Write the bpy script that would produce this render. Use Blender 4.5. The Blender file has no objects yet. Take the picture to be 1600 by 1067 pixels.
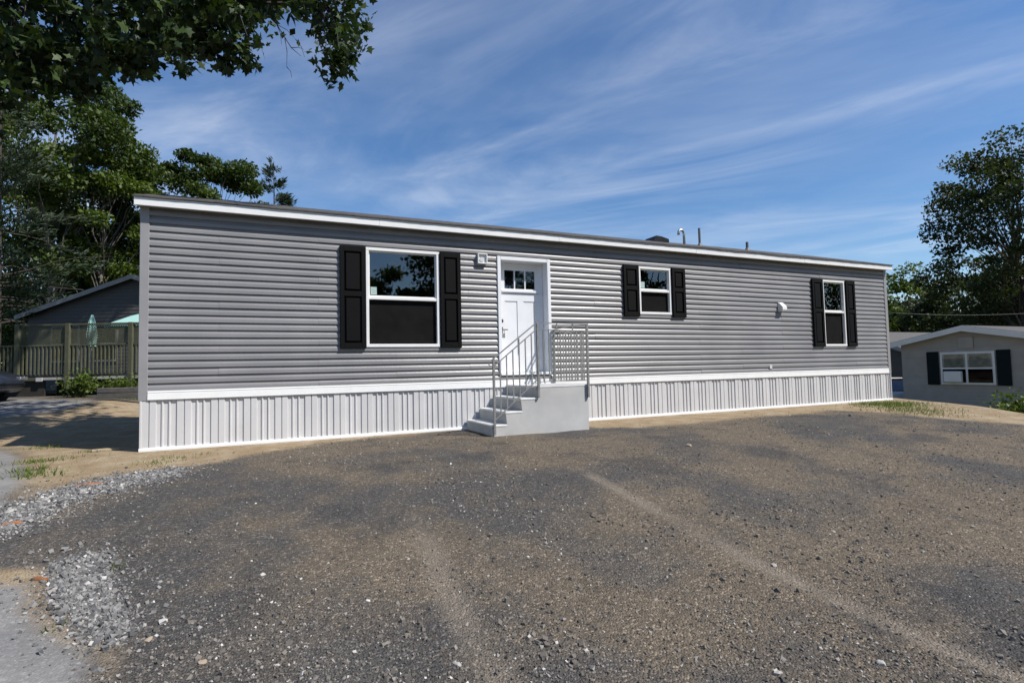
import bpy, math, random
import numpy as np
from mathutils import Matrix, Vector
rad = math.radians
scene = bpy.context.scene
col = scene.collection
random.seed(7)

# ------------------------------------------------------------------ camera
F, D_CAM, H_CAM = 850.0, 8.4967, 0.9676
yaw, pitch, roll = 0.42357, 0.050387, -0.021882
_fw = np.array([math.sin(yaw)*math.cos(pitch), math.cos(yaw)*math.cos(pitch), math.sin(pitch)])
_r0 = np.array([math.cos(yaw), -math.sin(yaw), 0.0]); _u0 = np.cross(_r0, _fw)
_rt = _r0*math.cos(roll)+_u0*math.sin(roll); _up = -_r0*math.sin(roll)+_u0*math.cos(roll)
CAM = np.array([0.0, -D_CAM, H_CAM])
cam_data = bpy.data.cameras.new('camera'); cam = bpy.data.objects.new('camera', cam_data); col.objects.link(cam)
cam_data.sensor_width = 36.0; cam_data.lens = F/1600*36; cam_data.clip_end = 3000; cam_data.clip_start = .05
M = Matrix(((_rt[0], _up[0], -_fw[0], CAM[0]), (_rt[1], _up[1], -_fw[1], CAM[1]), (_rt[2], _up[2], -_fw[2], CAM[2]), (0, 0, 0, 1)))
cam.matrix_world = M
scene.camera = cam
def at(px, py, depth):
    return CAM + depth*(_fw + _rt*(px-800)/F + _up*(533.5-py)/F)

# ------------------------------------------------------------------ light
EL, AZ = rad(49), rad(43)          # sun behind the camera, to the right
SUN = Vector((math.sin(AZ)*math.cos(EL), -math.cos(AZ)*math.cos(EL), math.sin(EL)))
sl = bpy.data.lights.new('sun', 'SUN'); sl.energy = 5.0; sl.angle = rad(.53); sl.color = (1, .955, .89)
so = bpy.data.objects.new('sun', sl); col.objects.link(so); so.location = (20, -20, 30)
so.rotation_euler = SUN.to_track_quat('Z', 'Y').to_euler()
world = bpy.data.worlds.new('World'); scene.world = world; world.use_nodes = True
wn, wl = world.node_tree.nodes, world.node_tree.links; wn.clear()
def N(nodes, typ, **kw):
    n = nodes.new(typ)
    for k, v in kw.items(): setattr(n, k, v)
    return n
sky = N(wn, 'ShaderNodeTexSky', sky_type='NISHITA', sun_disc=False, sun_elevation=EL, sun_rotation=math.pi-AZ, altitude=200, air_density=1.0, dust_density=0.35, ozone_density=2.2)
tc = N(wn, 'ShaderNodeTexCoord'); sp = N(wn, 'ShaderNodeSeparateXYZ'); wl.new(tc.outputs['Generated'], sp.inputs[0])
def wmath(op, a, b=None, clamp=False):
    n = N(wn, 'ShaderNodeMath', operation=op, use_clamp=clamp)
    for i, v in enumerate((a, b)):
        if v is None: continue
        if isinstance(v, (int, float)): n.inputs[i].default_value = v
        else: wl.new(v, n.inputs[i])
    return n.outputs[0]
zc = wmath('MAXIMUM', wmath('ADD', sp.outputs[2], .06), .02)
cx = wmath('DIVIDE', sp.outputs[0], zc); cy = wmath('DIVIDE', sp.outputs[1], zc)
cb = N(wn, 'ShaderNodeCombineXYZ'); wl.new(cx, cb.inputs[0]); wl.new(cy, cb.inputs[1])
def cloud(rot, scl, nscale, detail, lo, hi, off=0.0, dist=.6):
    m0 = N(wn, 'ShaderNodeMapping'); m0.inputs['Rotation'].default_value = (0, 0, rot); wl.new(cb.outputs[0], m0.inputs[0])
    mp = N(wn, 'ShaderNodeMapping'); mp.inputs['Scale'].default_value = scl; mp.inputs['Location'].default_value = (off, off*.7, off)
    wl.new(m0.outputs[0], mp.inputs[0])
    no = N(wn, 'ShaderNodeTexNoise'); no.inputs['Scale'].default_value = nscale; no.inputs['Detail'].default_value = detail
    no.inputs['Roughness'].default_value = .58; no.inputs['Distortion'].default_value = dist
    wl.new(mp.outputs[0], no.inputs['Vector'])
    mr = N(wn, 'ShaderNodeMapRange', interpolation_type='SMOOTHSTEP'); mr.inputs['From Min'].default_value = lo; mr.inputs['From Max'].default_value = hi
    wl.new(no.outputs[0], mr.inputs['Value']); return mr.outputs[0]
streak = cloud(rad(60), (.36, 1.1, 1), 1.1, 12, .38, .88, 3.4, 2.0)
veil = cloud(rad(40), (.6, .9, 1), .8, 6, .42, .85, 9.1, .3)
patch = cloud(rad(20), (.7, .8, 1), .55, 3, .30, .66, 1.3, .4)
puff = wmath('MULTIPLY', cloud(rad(10), (1, 1, 1), 2.6, 8, .60, .74, 5.3, .2), cloud(0, (1, 1, 1), .35, 2, .5, .62, 2.2, 0))
low = N(wn, 'ShaderNodeMapRange'); low.inputs['From Min'].default_value = .55; low.inputs['From Max'].default_value = .05
low.inputs['To Min'].default_value = .5; low.inputs['To Max'].default_value = 1.0; wl.new(sp.outputs[2], low.inputs['Value'])
cm = wmath('MULTIPLY', wmath('ADD', wmath('MULTIPLY', wmath('MULTIPLY', streak, patch), .66), wmath('MULTIPLY', veil, .32)), low.outputs[0], True)
cm = wmath('MAXIMUM', cm, wmath('MULTIPLY', puff, .3))
mix = N(wn, 'ShaderNodeMix', data_type='RGBA'); wl.new(cm, mix.inputs['Factor']); hs = N(wn, 'ShaderNodeHueSaturation'); hs.inputs['Saturation'].default_value = 1.24; hs.inputs['Hue'].default_value = .504; wl.new(sky.outputs[0], hs.inputs['Color']); wl.new(hs.outputs[0], mix.inputs['A']); mix.inputs['B'].default_value = (6.6, 7.0, 7.7, 1)
bg = N(wn, 'ShaderNodeBackground'); bg.inputs['Strength'].default_value = .115; wl.new(mix.outputs['Result'], bg.inputs[0])
wo = N(wn, 'ShaderNodeOutputWorld'); wl.new(bg.outputs[0], wo.inputs[0])
vs = scene.view_settings; scene.cycles.max_bounces = 6; scene.cycles.diffuse_bounces = 3; scene.cycles.transparent_max_bounces = 10; vs.view_transform = 'Standard'; vs.look = 'None'; vs.gamma = 1; vs.exposure = .24; vs.use_curve_mapping = False

# ------------------------------------------------------------------ helpers
def tag(o, label=None, cat=None, group=None, kind=None):
    if label: o['label'] = label
    if cat: o['category'] = cat
    if group: o['group'] = group
    if kind: o['kind'] = kind
    return o
def empty(name, loc, rz=0.0, **kw):
    o = bpy.data.objects.new(name, None); col.objects.link(o); o.location = loc; o.rotation_euler = (0, 0, rz); o.empty_display_size = .2
    return tag(o, **kw)
class MB:
    """collects faces (points given in the parent's own space) and links them as one mesh object"""
    def __init__(s): s.v = []; s.f = []
    def add(s, vs, fs):
        b = len(s.v); s.v += [tuple(map(float, q)) for q in vs]; s.f += [tuple(i+b for i in g) for g in fs]; return s
    def box(s, x0, x1, y0, y1, z0, z1):
        return s.add([(x0, y0, z0), (x1, y0, z0), (x1, y1, z0), (x0, y1, z0), (x0, y0, z1), (x1, y0, z1), (x1, y1, z1), (x0, y1, z1)],
                     [(0, 3, 2, 1), (4, 5, 6, 7), (0, 1, 5, 4), (1, 2, 6, 5), (2, 3, 7, 6), (3, 0, 4, 7)])
    def bbox(s, x0, x1, y0, y1, z0, z1, b=.004):
        # box with all edges chamfered
        pts = []; idx = {}
        cs = [(x0, x1), (y0, y1), (z0, z1)]
        fs = []
        def vid(corner, ax):
            k = (corner, ax)
            if k not in idx:
                q = []
                for a in range(3):
                    val = cs[a][corner[a]]
                    if a != ax: val += b if corner[a] == 0 else -b
                    q.append(val)
                idx[k] = len(pts); pts.append(q)
            return idx[k]
        C8 = [(i, j, k) for i in (0, 1) for j in (0, 1) for k in (0, 1)]
        for ax in range(3):
            o1, o2 = [a for a in range(3) if a != ax]
            for sgn in (0, 1):
                ring = []
                for p, q in ((0, 0), (1, 0), (1, 1), (0, 1)):
                    c = [0, 0, 0]; c[ax] = sgn; c[o1] = p; c[o2] = q; ring.append(vid(tuple(c), ax))
                fs.append(ring)
        for ax in range(3):   # edges along ax
            o1, o2 = [a for a in range(3) if a != ax]
            for p in (0, 1):
                for q in (0, 1):
                    c0 = [0, 0, 0]; c0[o1] = p; c0[o2] = q; c1 = list(c0); c1[ax] = 1
                    fs.append([vid(tuple(c0), o1), vid(tuple(c1), o1), vid(tuple(c1), o2), vid(tuple(c0), o2)])
        for c in C8: fs.append([vid(c, 0), vid(c, 1), vid(c, 2)])
        P = np.array(pts); cen = P.mean(0); out = []
        for g in fs:
            a = P[list(g)]; n = np.cross(a[1]-a[0], a[2]-a[0])
            out.append(tuple(g) if n @ (a.mean(0)-cen) > 0 else tuple(g[::-1]))
        return s.add(pts, out)
    def tube(s, pts, r, k=8, cap=True):
        pts = [np.array(q, float) for q in pts]; n = len(pts)
        rs = r if hasattr(r, '__len__') else [r]*n
        vs = []; fs = []; ref = None
        for i, q in enumerate(pts):
            t = pts[min(i+1, n-1)]-pts[max(i-1, 0)]; t = t/(np.linalg.norm(t)+1e-9)
            if ref is None:
                ref = np.cross(t, (0, 0, 1) if abs(t[2]) < .9 else (1, 0, 0))
            ref = ref-t*(ref @ t); ref = ref/(np.linalg.norm(ref)+1e-9); b = np.cross(t, ref)
            for j in range(k):
                a = 2*math.pi*j/k; vs.append(q+rs[i]*(math.cos(a)*ref+math.sin(a)*b))
        for i in range(n-1):
            for j in range(k):
                j2 = (j+1) % k; fs.append((i*k+j, i*k+j2, (i+1)*k+j2, (i+1)*k+j))
        if cap: fs += [tuple(range(k))[::-1], tuple((n-1)*k+j for j in range(k))]
        return s.add(vs, fs)
    def prism(s, poly, axis, a0, a1):
        """poly: 2-D points, extruded along axis (0,1,2) from a0 to a1"""
        n = len(poly); vs = []
        for a in (a0, a1):
            for (p, q) in poly:
                v = [p, q]; v.insert(axis, a); vs.append(v)
        fs = [tuple(range(n)), tuple(range(2*n-1, n-1, -1))]+[(i, i+n, (i+1) % n+n, (i+1) % n) for i in range(n)]
        return s.add(vs, fs)
    def mesh(s, name, mat, smooth=False):
        me = bpy.data.meshes.new(name); me.from_pydata(s.v, [], s.f)
        import bmesh
        bm = bmesh.new(); bm.from_mesh(me); bmesh.ops.recalc_face_normals(bm, faces=bm.faces); bm.to_mesh(me); bm.free()
        me.materials.append(mat)
        if smooth: me.polygons.foreach_set('use_smooth', [True]*len(me.polygons))
        return me
    def build(s, name, mat, parent=None, smooth=False, loc=None, **kw):
        return put(name, s.mesh(name, mat, smooth), parent, loc, **kw)
def put(name, me, parent=None, loc=None, rz=0.0, **kw):
    o = bpy.data.objects.new(name, me); col.objects.link(o)
    if parent is not None: o.parent = parent
    if loc is not None: o.location = loc
    if rz: o.rotation_euler = (0, 0, rz)
    return tag(o, **kw)
def np_mesh(name, V, Fs, mat, attrs=None, smooth=False):
    """V (n,3); Fs (m,k) equal-size faces; attrs {name: per-face float array}"""
    V = np.asarray(V, np.float32); Fs = np.asarray(Fs, np.int32); m, k = Fs.shape
    me = bpy.data.meshes.new(name); me.vertices.add(len(V)); me.vertices.foreach_set('co', V.ravel())
    me.loops.add(m*k); me.loops.foreach_set('vertex_index', Fs.ravel())
    me.polygons.add(m); me.polygons.foreach_set('loop_start', np.arange(0, m*k, k, dtype=np.int32))
    me.update(calc_edges=True); me.validate()
    for an, (dom, data) in (attrs or {}).items():
        at_ = me.attributes.new(an, 'FLOAT', dom); at_.data.foreach_set('value', np.asarray(data, np.float32))
    me.polygons.foreach_set('use_smooth', np.full(m, smooth))
    me.materials.append(mat); return me
_tab = np.random.RandomState(3).rand(512, 512)
def vnoise(x, y, s=1.0, o=0):
    x = np.asarray(x, float)*s+17.3*o+200; y = np.asarray(y, float)*s+9.1*o+200
    i = np.floor(x).astype(int); j = np.floor(y).astype(int); u = x-i; v = y-j; u = u*u*(3-2*u); v = v*v*(3-2*v)
    g = lambda a, b: _tab[(i+a) % 512, (j+b) % 512]
    return (g(0, 0)*(1-u)+g(1, 0)*u)*(1-v)+(g(0, 1)*(1-u)+g(1, 1)*u)*v
def fbm(x, y, s, n=4, o=0):
    t = 0; a = .5
    for k in range(n): t = t+a*vnoise(x, y, s*2**k, o+k*3); a *= .5
    return t/(1-.5**n)
def sstep(a, b, x):
    t = np.clip((np.asarray(x, float)-a)/(b-a), 0, 1); return t*t*(3-2*t)

# ------------------------------------------------------------------ materials
def mat(name, color, rough=.6, var=0.0, vscale=8.0, bump=0.0, bscale=60.0, spec=.5, metal=0.0, dirt=None):
    m = bpy.data.materials.new(name); m.use_nodes = True; nt = m.node_tree; n, l = nt.nodes, nt.links
    b = n['Principled BSDF']; b.inputs['Roughness'].default_value = rough; b.inputs['Metallic'].default_value = metal
    b.inputs['Specular IOR Level'].default_value = spec; b.inputs['Base Color'].default_value = (*color, 1)
    tcn = N(n, 'ShaderNodeTexCoord'); pos = N(n, 'ShaderNodeNewGeometry')
    if var:
        no = N(n, 'ShaderNodeTexNoise'); no.inputs['Scale'].default_value = vscale; no.inputs['Detail'].default_value = 6; l.new(pos.outputs['Position'], no.inputs['Vector'])
        r = N(n, 'ShaderNodeMapRange'); r.inputs['From Min'].default_value = .3; r.inputs['From Max'].default_value = .7; r.inputs['To Min'].default_value = 1-var; r.inputs['To Max'].default_value = 1+var
        l.new(no.outputs[0], r.inputs['Value'])
        oi = N(n, 'ShaderNodeObjectInfo'); r2 = N(n, 'ShaderNodeMapRange'); r2.inputs['To Min'].default_value = 1-var*.5; r2.inputs['To Max'].default_value = 1+var*.5; l.new(oi.outputs['Random'], r2.inputs['Value'])
        mm = N(n, 'ShaderNodeMath', operation='MULTIPLY'); l.new(r.outputs[0], mm.inputs[0]); l.new(r2.outputs[0], mm.inputs[1])
        vm = N(n, 'ShaderNodeVectorMath', operation='SCALE'); vm.inputs[0].default_value = color; l.new(mm.outputs[0], vm.inputs['Scale'])
        l.new(vm.outputs[0], b.inputs['Base Color'])
        rr = N(n, 'ShaderNodeMapRange'); rr.inputs['To Min'].default_value = max(rough-.08, .05); rr.inputs['To Max'].default_value = min(rough+.1, 1); l.new(no.outputs[0], rr.inputs['Value']); l.new(rr.outputs[0], b.inputs['Roughness'])
    if bump:
        nb = N(n, 'ShaderNodeTexNoise'); nb.inputs['Scale'].default_value = bscale; nb.inputs['Detail'].default_value = 4; l.new(pos.outputs['Position'], nb.inputs['Vector'])
        bp = N(n, 'ShaderNodeBump'); bp.inputs['Strength'].default_value = bump; bp.inputs['Distance'].default_value = .01; l.new(nb.outputs[0], bp.inputs['Height']); l.new(bp.outputs[0], b.inputs['Normal'])
    return m
def attr_ramp_mat(name, attr, stops, rough=.8, transl=0.0, spec=.3, noise=0.0):
    m = bpy.data.materials.new(name); m.use_nodes = True; n, l = m.node_tree.nodes, m.node_tree.links
    b = n['Principled BSDF']; b.inputs['Roughness'].default_value = rough; b.inputs['Specular IOR Level'].default_value = spec
    a = N(n, 'ShaderNodeAttribute', attribute_name=attr); cr = N(n, 'ShaderNodeValToRGB'); e = cr.color_ramp.elements
    while len(e) < len(stops): e.new(.5)
    for q, (p, c) in zip(e, stops): q.position = p; q.color = (*c, 1)
    l.new(a.outputs['Fac'], cr.inputs[0]); l.new(cr.outputs[0], b.inputs['Base Color'])
    if transl:
        t = N(n, 'ShaderNodeBsdfTranslucent'); ms = N(n, 'ShaderNodeMixShader'); ms.inputs[0].default_value = transl
        vm = N(n, 'ShaderNodeVectorMath', operation='MULTIPLY'); vm.inputs[1].default_value = (1.25, 1.3, .5); l.new(cr.outputs[0], vm.inputs[0]); l.new(vm.outputs[0], t.inputs[0])
        l.new(b.outputs[0], ms.inputs[1]); l.new(t.outputs[0], ms.inputs[2]); l.new(ms.outputs[0], n['Material Output'].inputs[0])
    return m
def glass_mat(name, ior, tint):
    m = bpy.data.materials.new(name); m.use_nodes = True; n, l = m.node_tree.nodes, m.node_tree.links; n.remove(n['Principled BSDF'])
    g = N(n, 'ShaderNodeBsdfGlossy'); g.inputs['Roughness'].default_value = .004; t = N(n, 'ShaderNodeBsdfTransparent'); t.inputs[0].default_value = (*tint, 1)
    fr = N(n, 'ShaderNodeFresnel'); fr.inputs[0].default_value = ior; ms = N(n, 'ShaderNodeMixShader')
    no = N(n, 'ShaderNodeTexNoise'); no.inputs['Scale'].default_value = 1.1; bp = N(n, 'ShaderNodeBump'); bp.inputs['Strength'].default_value = .06; bp.inputs['Distance'].default_value = .02
    l.new(no.outputs[0], bp.inputs['Height']); l.new(bp.outputs[0], g.inputs['Normal'])
    l.new(fr.outputs[0], ms.inputs[0]); l.new(t.outputs[0], ms.inputs[1]); l.new(g.outputs[0], ms.inputs[2]); l.new(ms.outputs[0], n['Material Output'].inputs[0]); return m
m_siding = mat('grey_vinyl', (.205, .202, .205), .36, .09, 1.4, .12, 26, .45)
m_trimgrey = mat('grey_trim', (.25, .245, .25), .45, .05, 3)
m_white = mat('white_vinyl', (.74, .74, .73), .4, .03, 4)
m_whitep = mat('white_paint', (.72, .73, .75), .35, .03, 5)
m_skirt = mat('skirt_vinyl', (.54, .535, .537), .45, .04, 3)
m_black = mat('black_shutter', (.0035, .0035, .0038), .65, .15, 6, .2, 90, .12)
m_roof = mat('asphalt_shingle', (.06, .056, .054), .9, .3, 12, .6, 90)
m_soffit = mat('soffit_vinyl', (.5, .5, .49), .5, .05, 5)
m_inside = mat('interior_wall', (.30, .29, .27), .8, .05, 2)
m_glass = glass_mat('window_glass', 2.1, (.55, .6, .6))
m_screen = mat('insect_screen', (.009, .0085, .0085), .85, .3, 5, spec=.08)
m_dark = mat('dark_metal', (.02, .019, .018), .35, .1, 10, metal=.4)
m_sticker = mat('sticker', (.35, .45, .42), .5, .1, 50)
m_conc = mat('painted_concrete', (.42, .417, .41), .8, .10, 3.2, .35, 120)
m_tread = mat('tread_concrete', (.68, .68, .665), .8, .07, 9, .4, 150)
m_iron = mat('grey_iron', (.27, .268, .26), .4, .15, 20, .1, 80, .5, .3)
m_galv = mat('galvanised_pipe', (.5, .51, .52), .3, .1, 15, metal=.8)
m_ppipe = mat('plastic_pipe', (.12, .12, .12), .5, .1, 10)

# ------------------------------------------------------------------ ground
def seg_side(x, y, a, b):   # signed distance to the right of a->b
    dx, dy = b[0]-a[0], b[1]-a[1]; L = math.hypot(dx, dy); return ((x-a[0])*dy-(y-a[1])*dx)/L
def hbase(x, y):
    x = np.asarray(x, float); y = np.asarray(y, float)
    z = -.40*sstep(-1.6, -7.5, y)*sstep(-30, -9, y+0*x)
    z = z+.42*sstep(3.5, 12.5, y)*sstep(-1.0, -4.5, x)
    s = -seg_side(x, y, (15.3, 1.6), (11.2, -5.2))                    # crest of the bank on the right
    z = z-1.25*sstep(.1, 4.2, s)*sstep(-25, -8, y)
    near = np.clip(1-np.hypot(x-3, y+2)/30, 0, 1)
    return z+near*(.07*(fbm(x, y, .35, 3, 1)-.5)*sstep(-.3, -1.6, y)+.022*(fbm(x, y, 2.2, 3, 5)-.5)*sstep(.0, -.5, y)+.03*(fbm(x, y, 1.3, 3, 8)-.5)*sstep(.2, 2, y))
def height(x, y): return hbase(x, y)-.012*track(x, y)              # wheel ruts are slightly pressed in
def gp(px, py):
    d = at(px, py, 1.0)-CAM; t = -H_CAM/d[2]
    for _ in range(40):
        q = CAM+d*t; t = .5*t+.5*(float(hbase(q[0], q[1]))-H_CAM)/d[2]
    q = CAM+d*t; return (float(q[0]), float(q[1]))
def gpoly(*p): return [gp(*q) for q in p]
def dist_poly(x, y, pts):
    d = np.full(np.shape(x), 1e9)
    for (x0, y0), (x1, y1) in zip(pts[:-1], pts[1:]):
        dx, dy = x1-x0, y1-y0; t = np.clip(((x-x0)*dx+(y-y0)*dy)/(dx*dx+dy*dy), 0, 1); d = np.minimum(d, np.hypot(x-x0-t*dx, y-y0-t*dy))
    return d
TR1 = gpoly((640, 808), (668, 850), (690, 900), (722, 960), (760, 1020), (800, 1090))
TR2 = gpoly((925, 742), (1010, 788), (1100, 836), (1200, 884), (1330, 946), (1480, 1012), (1600, 1062))
def track(x, y):
    wob = .05*(vnoise(x, y, 1.1, 4)-.5)
    brk = .35+.65*sstep(.3, .6, fbm(x, y, 1.7, 3, 31))
    return brk*np.maximum(sstep(.14, .02, dist_poly(x+wob, y, TR1))*.7, sstep(.12, .02, dist_poly(x+wob, y, TR2))*.8)
def in_poly(x, y, poly):
    c = np.zeros(np.shape(x), bool); n = len(poly)
    for i in range(n):
        (x0, y0), (x1, y1) = poly[i], poly[(i+1) % n]
        cond = ((y0 > y) != (y1 > y)) & (x < (x1-x0)*(y-y0)/((y1-y0) if y1 != y0 else 1e-9)+x0); c ^= cond
    return c
def soft_poly(x, y, poly, w=.25, ns=1.6, amp=.35, o=0):
    nx = amp*(fbm(x, y, ns, 4, o)-.5)*2; ny = amp*(fbm(x, y, ns, 4, o+7)-.5)*2
    X, Y = x+nx, y+ny; d = dist_poly(X, Y, poly+[poly[0]]); ins = in_poly(X, Y, poly)
    return sstep(-w, w, np.where(ins, d, -d))
SAND_R = gpoly((915, 668), (1000, 668), (1080, 661), (1200, 649), (1300, 641), (1380, 645), (1450, 652), (1540, 659), (1600, 663))+[(13, -9), (24, -8), (26, 8), (14, 8), (14, .5), (4.6, .5)]
SAND_L = gpoly((720, 670), (600, 684), (500, 693), (420, 707), (330, 722), (240, 735), (190, 742), (130, 754), (70, 772), (30, 760), (40, 715), (20, 702), (-60, 690), (-60, 655), (60, 648), (120, 638), (160, 626))+[(-1.5, 11), (-1.3, .5), (2.9, .5)]
SAND_N = gpoly((-80, 895), (90, 888), (80, 920), (92, 960), (135, 1000), (155, 1060), (120, 1030), (55, 968), (35, 935), (-80, 930))
STONE_A = gpoly((250, 735), (290, 731), (262, 745), (200, 758), (120, 780), (70, 806), (20, 830), (-10, 838), (-60, 850), (-10, 806), (40, 788), (90, 768), (130, 755), (190, 745))
STONE_B = gpoly((95, 880), (130, 868), (160, 866), (160, 900), (172, 945), (200, 985), (190, 1000), (155, 1008), (128, 975), (104, 948), (90, 915))
ASPH = gpoly((-300, 800), (0, 797), (18, 785), (28, 750), (36, 718), (20, 704), (-300, 704))
ASPH3 = gpoly((-300, 626), (135, 626), (118, 634), (100, 640), (60, 646), (0, 652), (-300, 656))
ASPH2 = gpoly((-150, 915), (0, 912), (38, 912), (36, 938), (52, 966), (88, 988), (118, 1015), (140, 1045), (150, 1095), (-150, 1095))
def zones(x, y):
    sand = np.maximum(np.maximum(soft_poly(x, y, SAND_R, .22, 1.5, .22, 2), soft_poly(x, y, SAND_L, .2, 1.6, .22, 3)), soft_poly(x, y, SAND_N, .12, 3, .12, 4))
    stone = np.maximum(soft_poly(x, y, STONE_A, .12, 2.5, .14, 5), soft_poly(x, y, STONE_B, .07, 4, .07, 6))
    asph = np.maximum(np.maximum(soft_poly(x, y, ASPH, .08, 2.2, .15, 7), soft_poly(x, y, ASPH3, .2, 1.2, .3, 9)), soft_poly(x, y, ASPH2, .06, 3, .08, 8))
    far = np.maximum(sstep(13, 20, y), np.maximum(sstep(-10, -16, y), sstep(15.5, 18, x)))
    return sand, stone, asph, far
def axis(segs):
    out = []
    for a, b, s in segs: out += list(np.arange(a, b, s))
    return np.array(out+[segs[-1][1]])
gx = axis([(-900, -100, 100), (-100, -20, 8), (-20, -6, .6), (-6, -3, .12), (-3, 5, .05), (5, 13.5, .09), (13.5, 20, .35), (20, 60, 5), (60, 100, 10), (100, 900, 100)])
gy = axis([(-900, -100, 100), (-100, -20, 8), (-20, -9, .7), (-9, -7.2, .15), (-7.2, -.2, .05), (-.2, 4, .12), (4, 15, .4), (15, 60, 5), (60, 100, 10), (100, 900, 100)])
GX, GY = np.meshgrid(gx, gy, indexing='ij'); GZ = height(GX, GY)
ni, nj = GX.shape; ii = (np.arange(ni-1)[:, None]*nj+np.arange(nj-1)[None, :]).ravel()
quads = np.stack([ii, ii+nj, ii+nj+1, ii+1], 1)
zs, zt, za, zf = zones(GX.ravel(), GY.ravel())
def ground_material():
    m = bpy.data.materials.new('ground_dirt'); m.use_nodes = True; n, l = m.node_tree.nodes, m.node_tree.links; b = n['Principled BSDF']
    b.inputs['Roughness'].default_value = .95; b.inputs['Specular IOR Level'].default_value = .15
    P = N(n, 'ShaderNodeNewGeometry').outputs['Position']
    def noise(s, d=5, r=.6):
        q = N(n, 'ShaderNodeTexNoise'); q.inputs['Scale'].default_value = s; q.inputs['Detail'].default_value = d; q.inputs['Roughness'].default_value = r; l.new(P, q.inputs['Vector']); return q.outputs[0]
    def voro(s, out='Distance'):
        q = N(n, 'ShaderNodeTexVoronoi'); q.inputs['Scale'].default_value = s; l.new(P, q.inputs['Vector']); return q.outputs[out]
    def rng(v, a, b_, c=0., d=1.):
        q = N(n, 'ShaderNodeMapRange', interpolation_type='SMOOTHSTEP'); q.inputs['From Min'].default_value = a; q.inputs['From Max'].default_value = b_; q.inputs['To Min'].default_value = c; q.inputs['To Max'].default_value = d; l.new(v, q.inputs['Value']); return q.outputs[0]
    def mixc(f, a, c, typ='MIX'):
        q = N(n, 'ShaderNodeMix', data_type='RGBA', blend_type=typ)
        for s, v in (('Factor', f), ('A', a), ('B', c)):
            if isinstance(v, (int, float)): q.inputs[s].default_value = v
            elif isinstance(v, tuple): q.inputs[s].default_value = (*v, 1)
            else: l.new(v, q.inputs[s])
        return q.outputs['Result']
    def ramp(v, stops):
        cr = N(n, 'ShaderNodeValToRGB'); e = cr.color_ramp.elements
        while len(e) < len(stops): e.new(.5)
        for q, (p, c) in zip(e, stops): q.position = p; q.color = (*c, 1)
        l.new(v, cr.inputs[0]); return cr.outputs[0]
    def A(nm): return N(n, 'ShaderNodeAttribute', attribute_name=nm).outputs['Fac']
    big = noise(.42, 5, .62); mid = noise(2.6, 5); fine = noise(45, 4, .7); cell = N(n, 'ShaderNodeTexVoronoi'); cell.inputs['Scale'].default_value = 85; l.new(P, cell.inputs['Vector'])
    sepc = N(n, 'ShaderNodeSeparateColor'); l.new(cell.outputs['Color'], sepc.inputs[0]); rc = sepc.outputs[0]
    grav = mixc(rng(big, .43, .57), (.086, .083, .080), (.158, .131, .099))
    grav = mixc(rng(mid, .45, .72, 0, .75), grav, (.128, .108, .085))
    grav = mixc(rng(noise(1.0, 6), .53, .66, 0, .7), grav, (.062, .061, .062))
    speck = ramp(rc, [(0, (.45, .45, .45)), (.45, (.85, .84, .83)), (.78, (1.1, 1.06, 1.0)), (.9, (1.5, 1.45, 1.38)), (.985, (2.6, 2.5, 2.4))])
    grav = mixc(.75, grav, speck, 'MULTIPLY')
    trk = mixc(A('track'), grav, mixc(.35, (.215, .184, .148), speck, 'MULTIPLY'))
    sandc = mixc(rng(mid, .35, .7), (.29, .215, .13), (.39, .315, .215)); sandc = mixc(rng(noise(9, 5), .5, .75, 0, .6), sandc, (.17, .13, .085)); sandc = mixc(.25, sandc, speck, 'MULTIPLY')
    stonec = mixc(.8, (.16, .16, .165), speck, 'MULTIPLY')
    c = mixc(A('sand'), trk, sandc); c = mixc(A('stone'), c, stonec)
    asp = mixc(rng(noise(1.4, 6), .4, .7), (.185, .182, .178), (.26, .25, .238)); asp = mixc(.45, asp, ramp(rc, [(0, (.7, .7, .7)), (.8, (1.05, 1.05, 1.05)), (.97, (1.6, 1.6, 1.6))]), 'MULTIPLY')
    asp = mixc(rng(noise(.9, 6), .58, .7, 0, .7), asp, (.36, .30, .22))
    c = mixc(A('asphalt'), c, asp)
    c = mixc(A('far'), c, mixc(rng(mid, .3, .7), (.055, .07, .022), (.10, .085, .045)))
    l.new(c, b.inputs['Base Color'])
    hgt = N(n, 'ShaderNodeMath', operation='ADD'); l.new(fine, hgt.inputs[0])
    cv = N(n, 'ShaderNodeMath', operation='MULTIPLY'); cv.inputs[1].default_value = -1.2; l.new(cell.outputs['Distance'], cv.inputs[0]); l.new(cv.outputs[0], hgt.inputs[1])
    bp = N(n, 'ShaderNodeBump'); bp.inputs['Distance'].default_value = .009; l.new(hgt.outputs[0], bp.inputs['Height'])
    inv = N(n, 'ShaderNodeMath', operation='SUBTRACT'); inv.inputs[0].default_value = .95; l.new(rng(A('asphalt'), 0, 1, 0, .6), inv.inputs[1]); l.new(inv.outputs[0], bp.inputs['Strength'])
    l.new(bp.outputs[0], b.inputs['Normal']); return m
m_ground = ground_material()
gme = np_mesh('ground', np.stack([GX.ravel(), GY.ravel(), GZ.ravel()], 1), quads, m_ground,
              {'sand': ('POINT', zs), 'stone': ('POINT', zt), 'asphalt': ('POINT', za), 'far': ('POINT', zf), 'track': ('POINT', track(GX.ravel(), GY.ravel()))}, True)
put('ground', gme, kind='structure')

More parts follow.
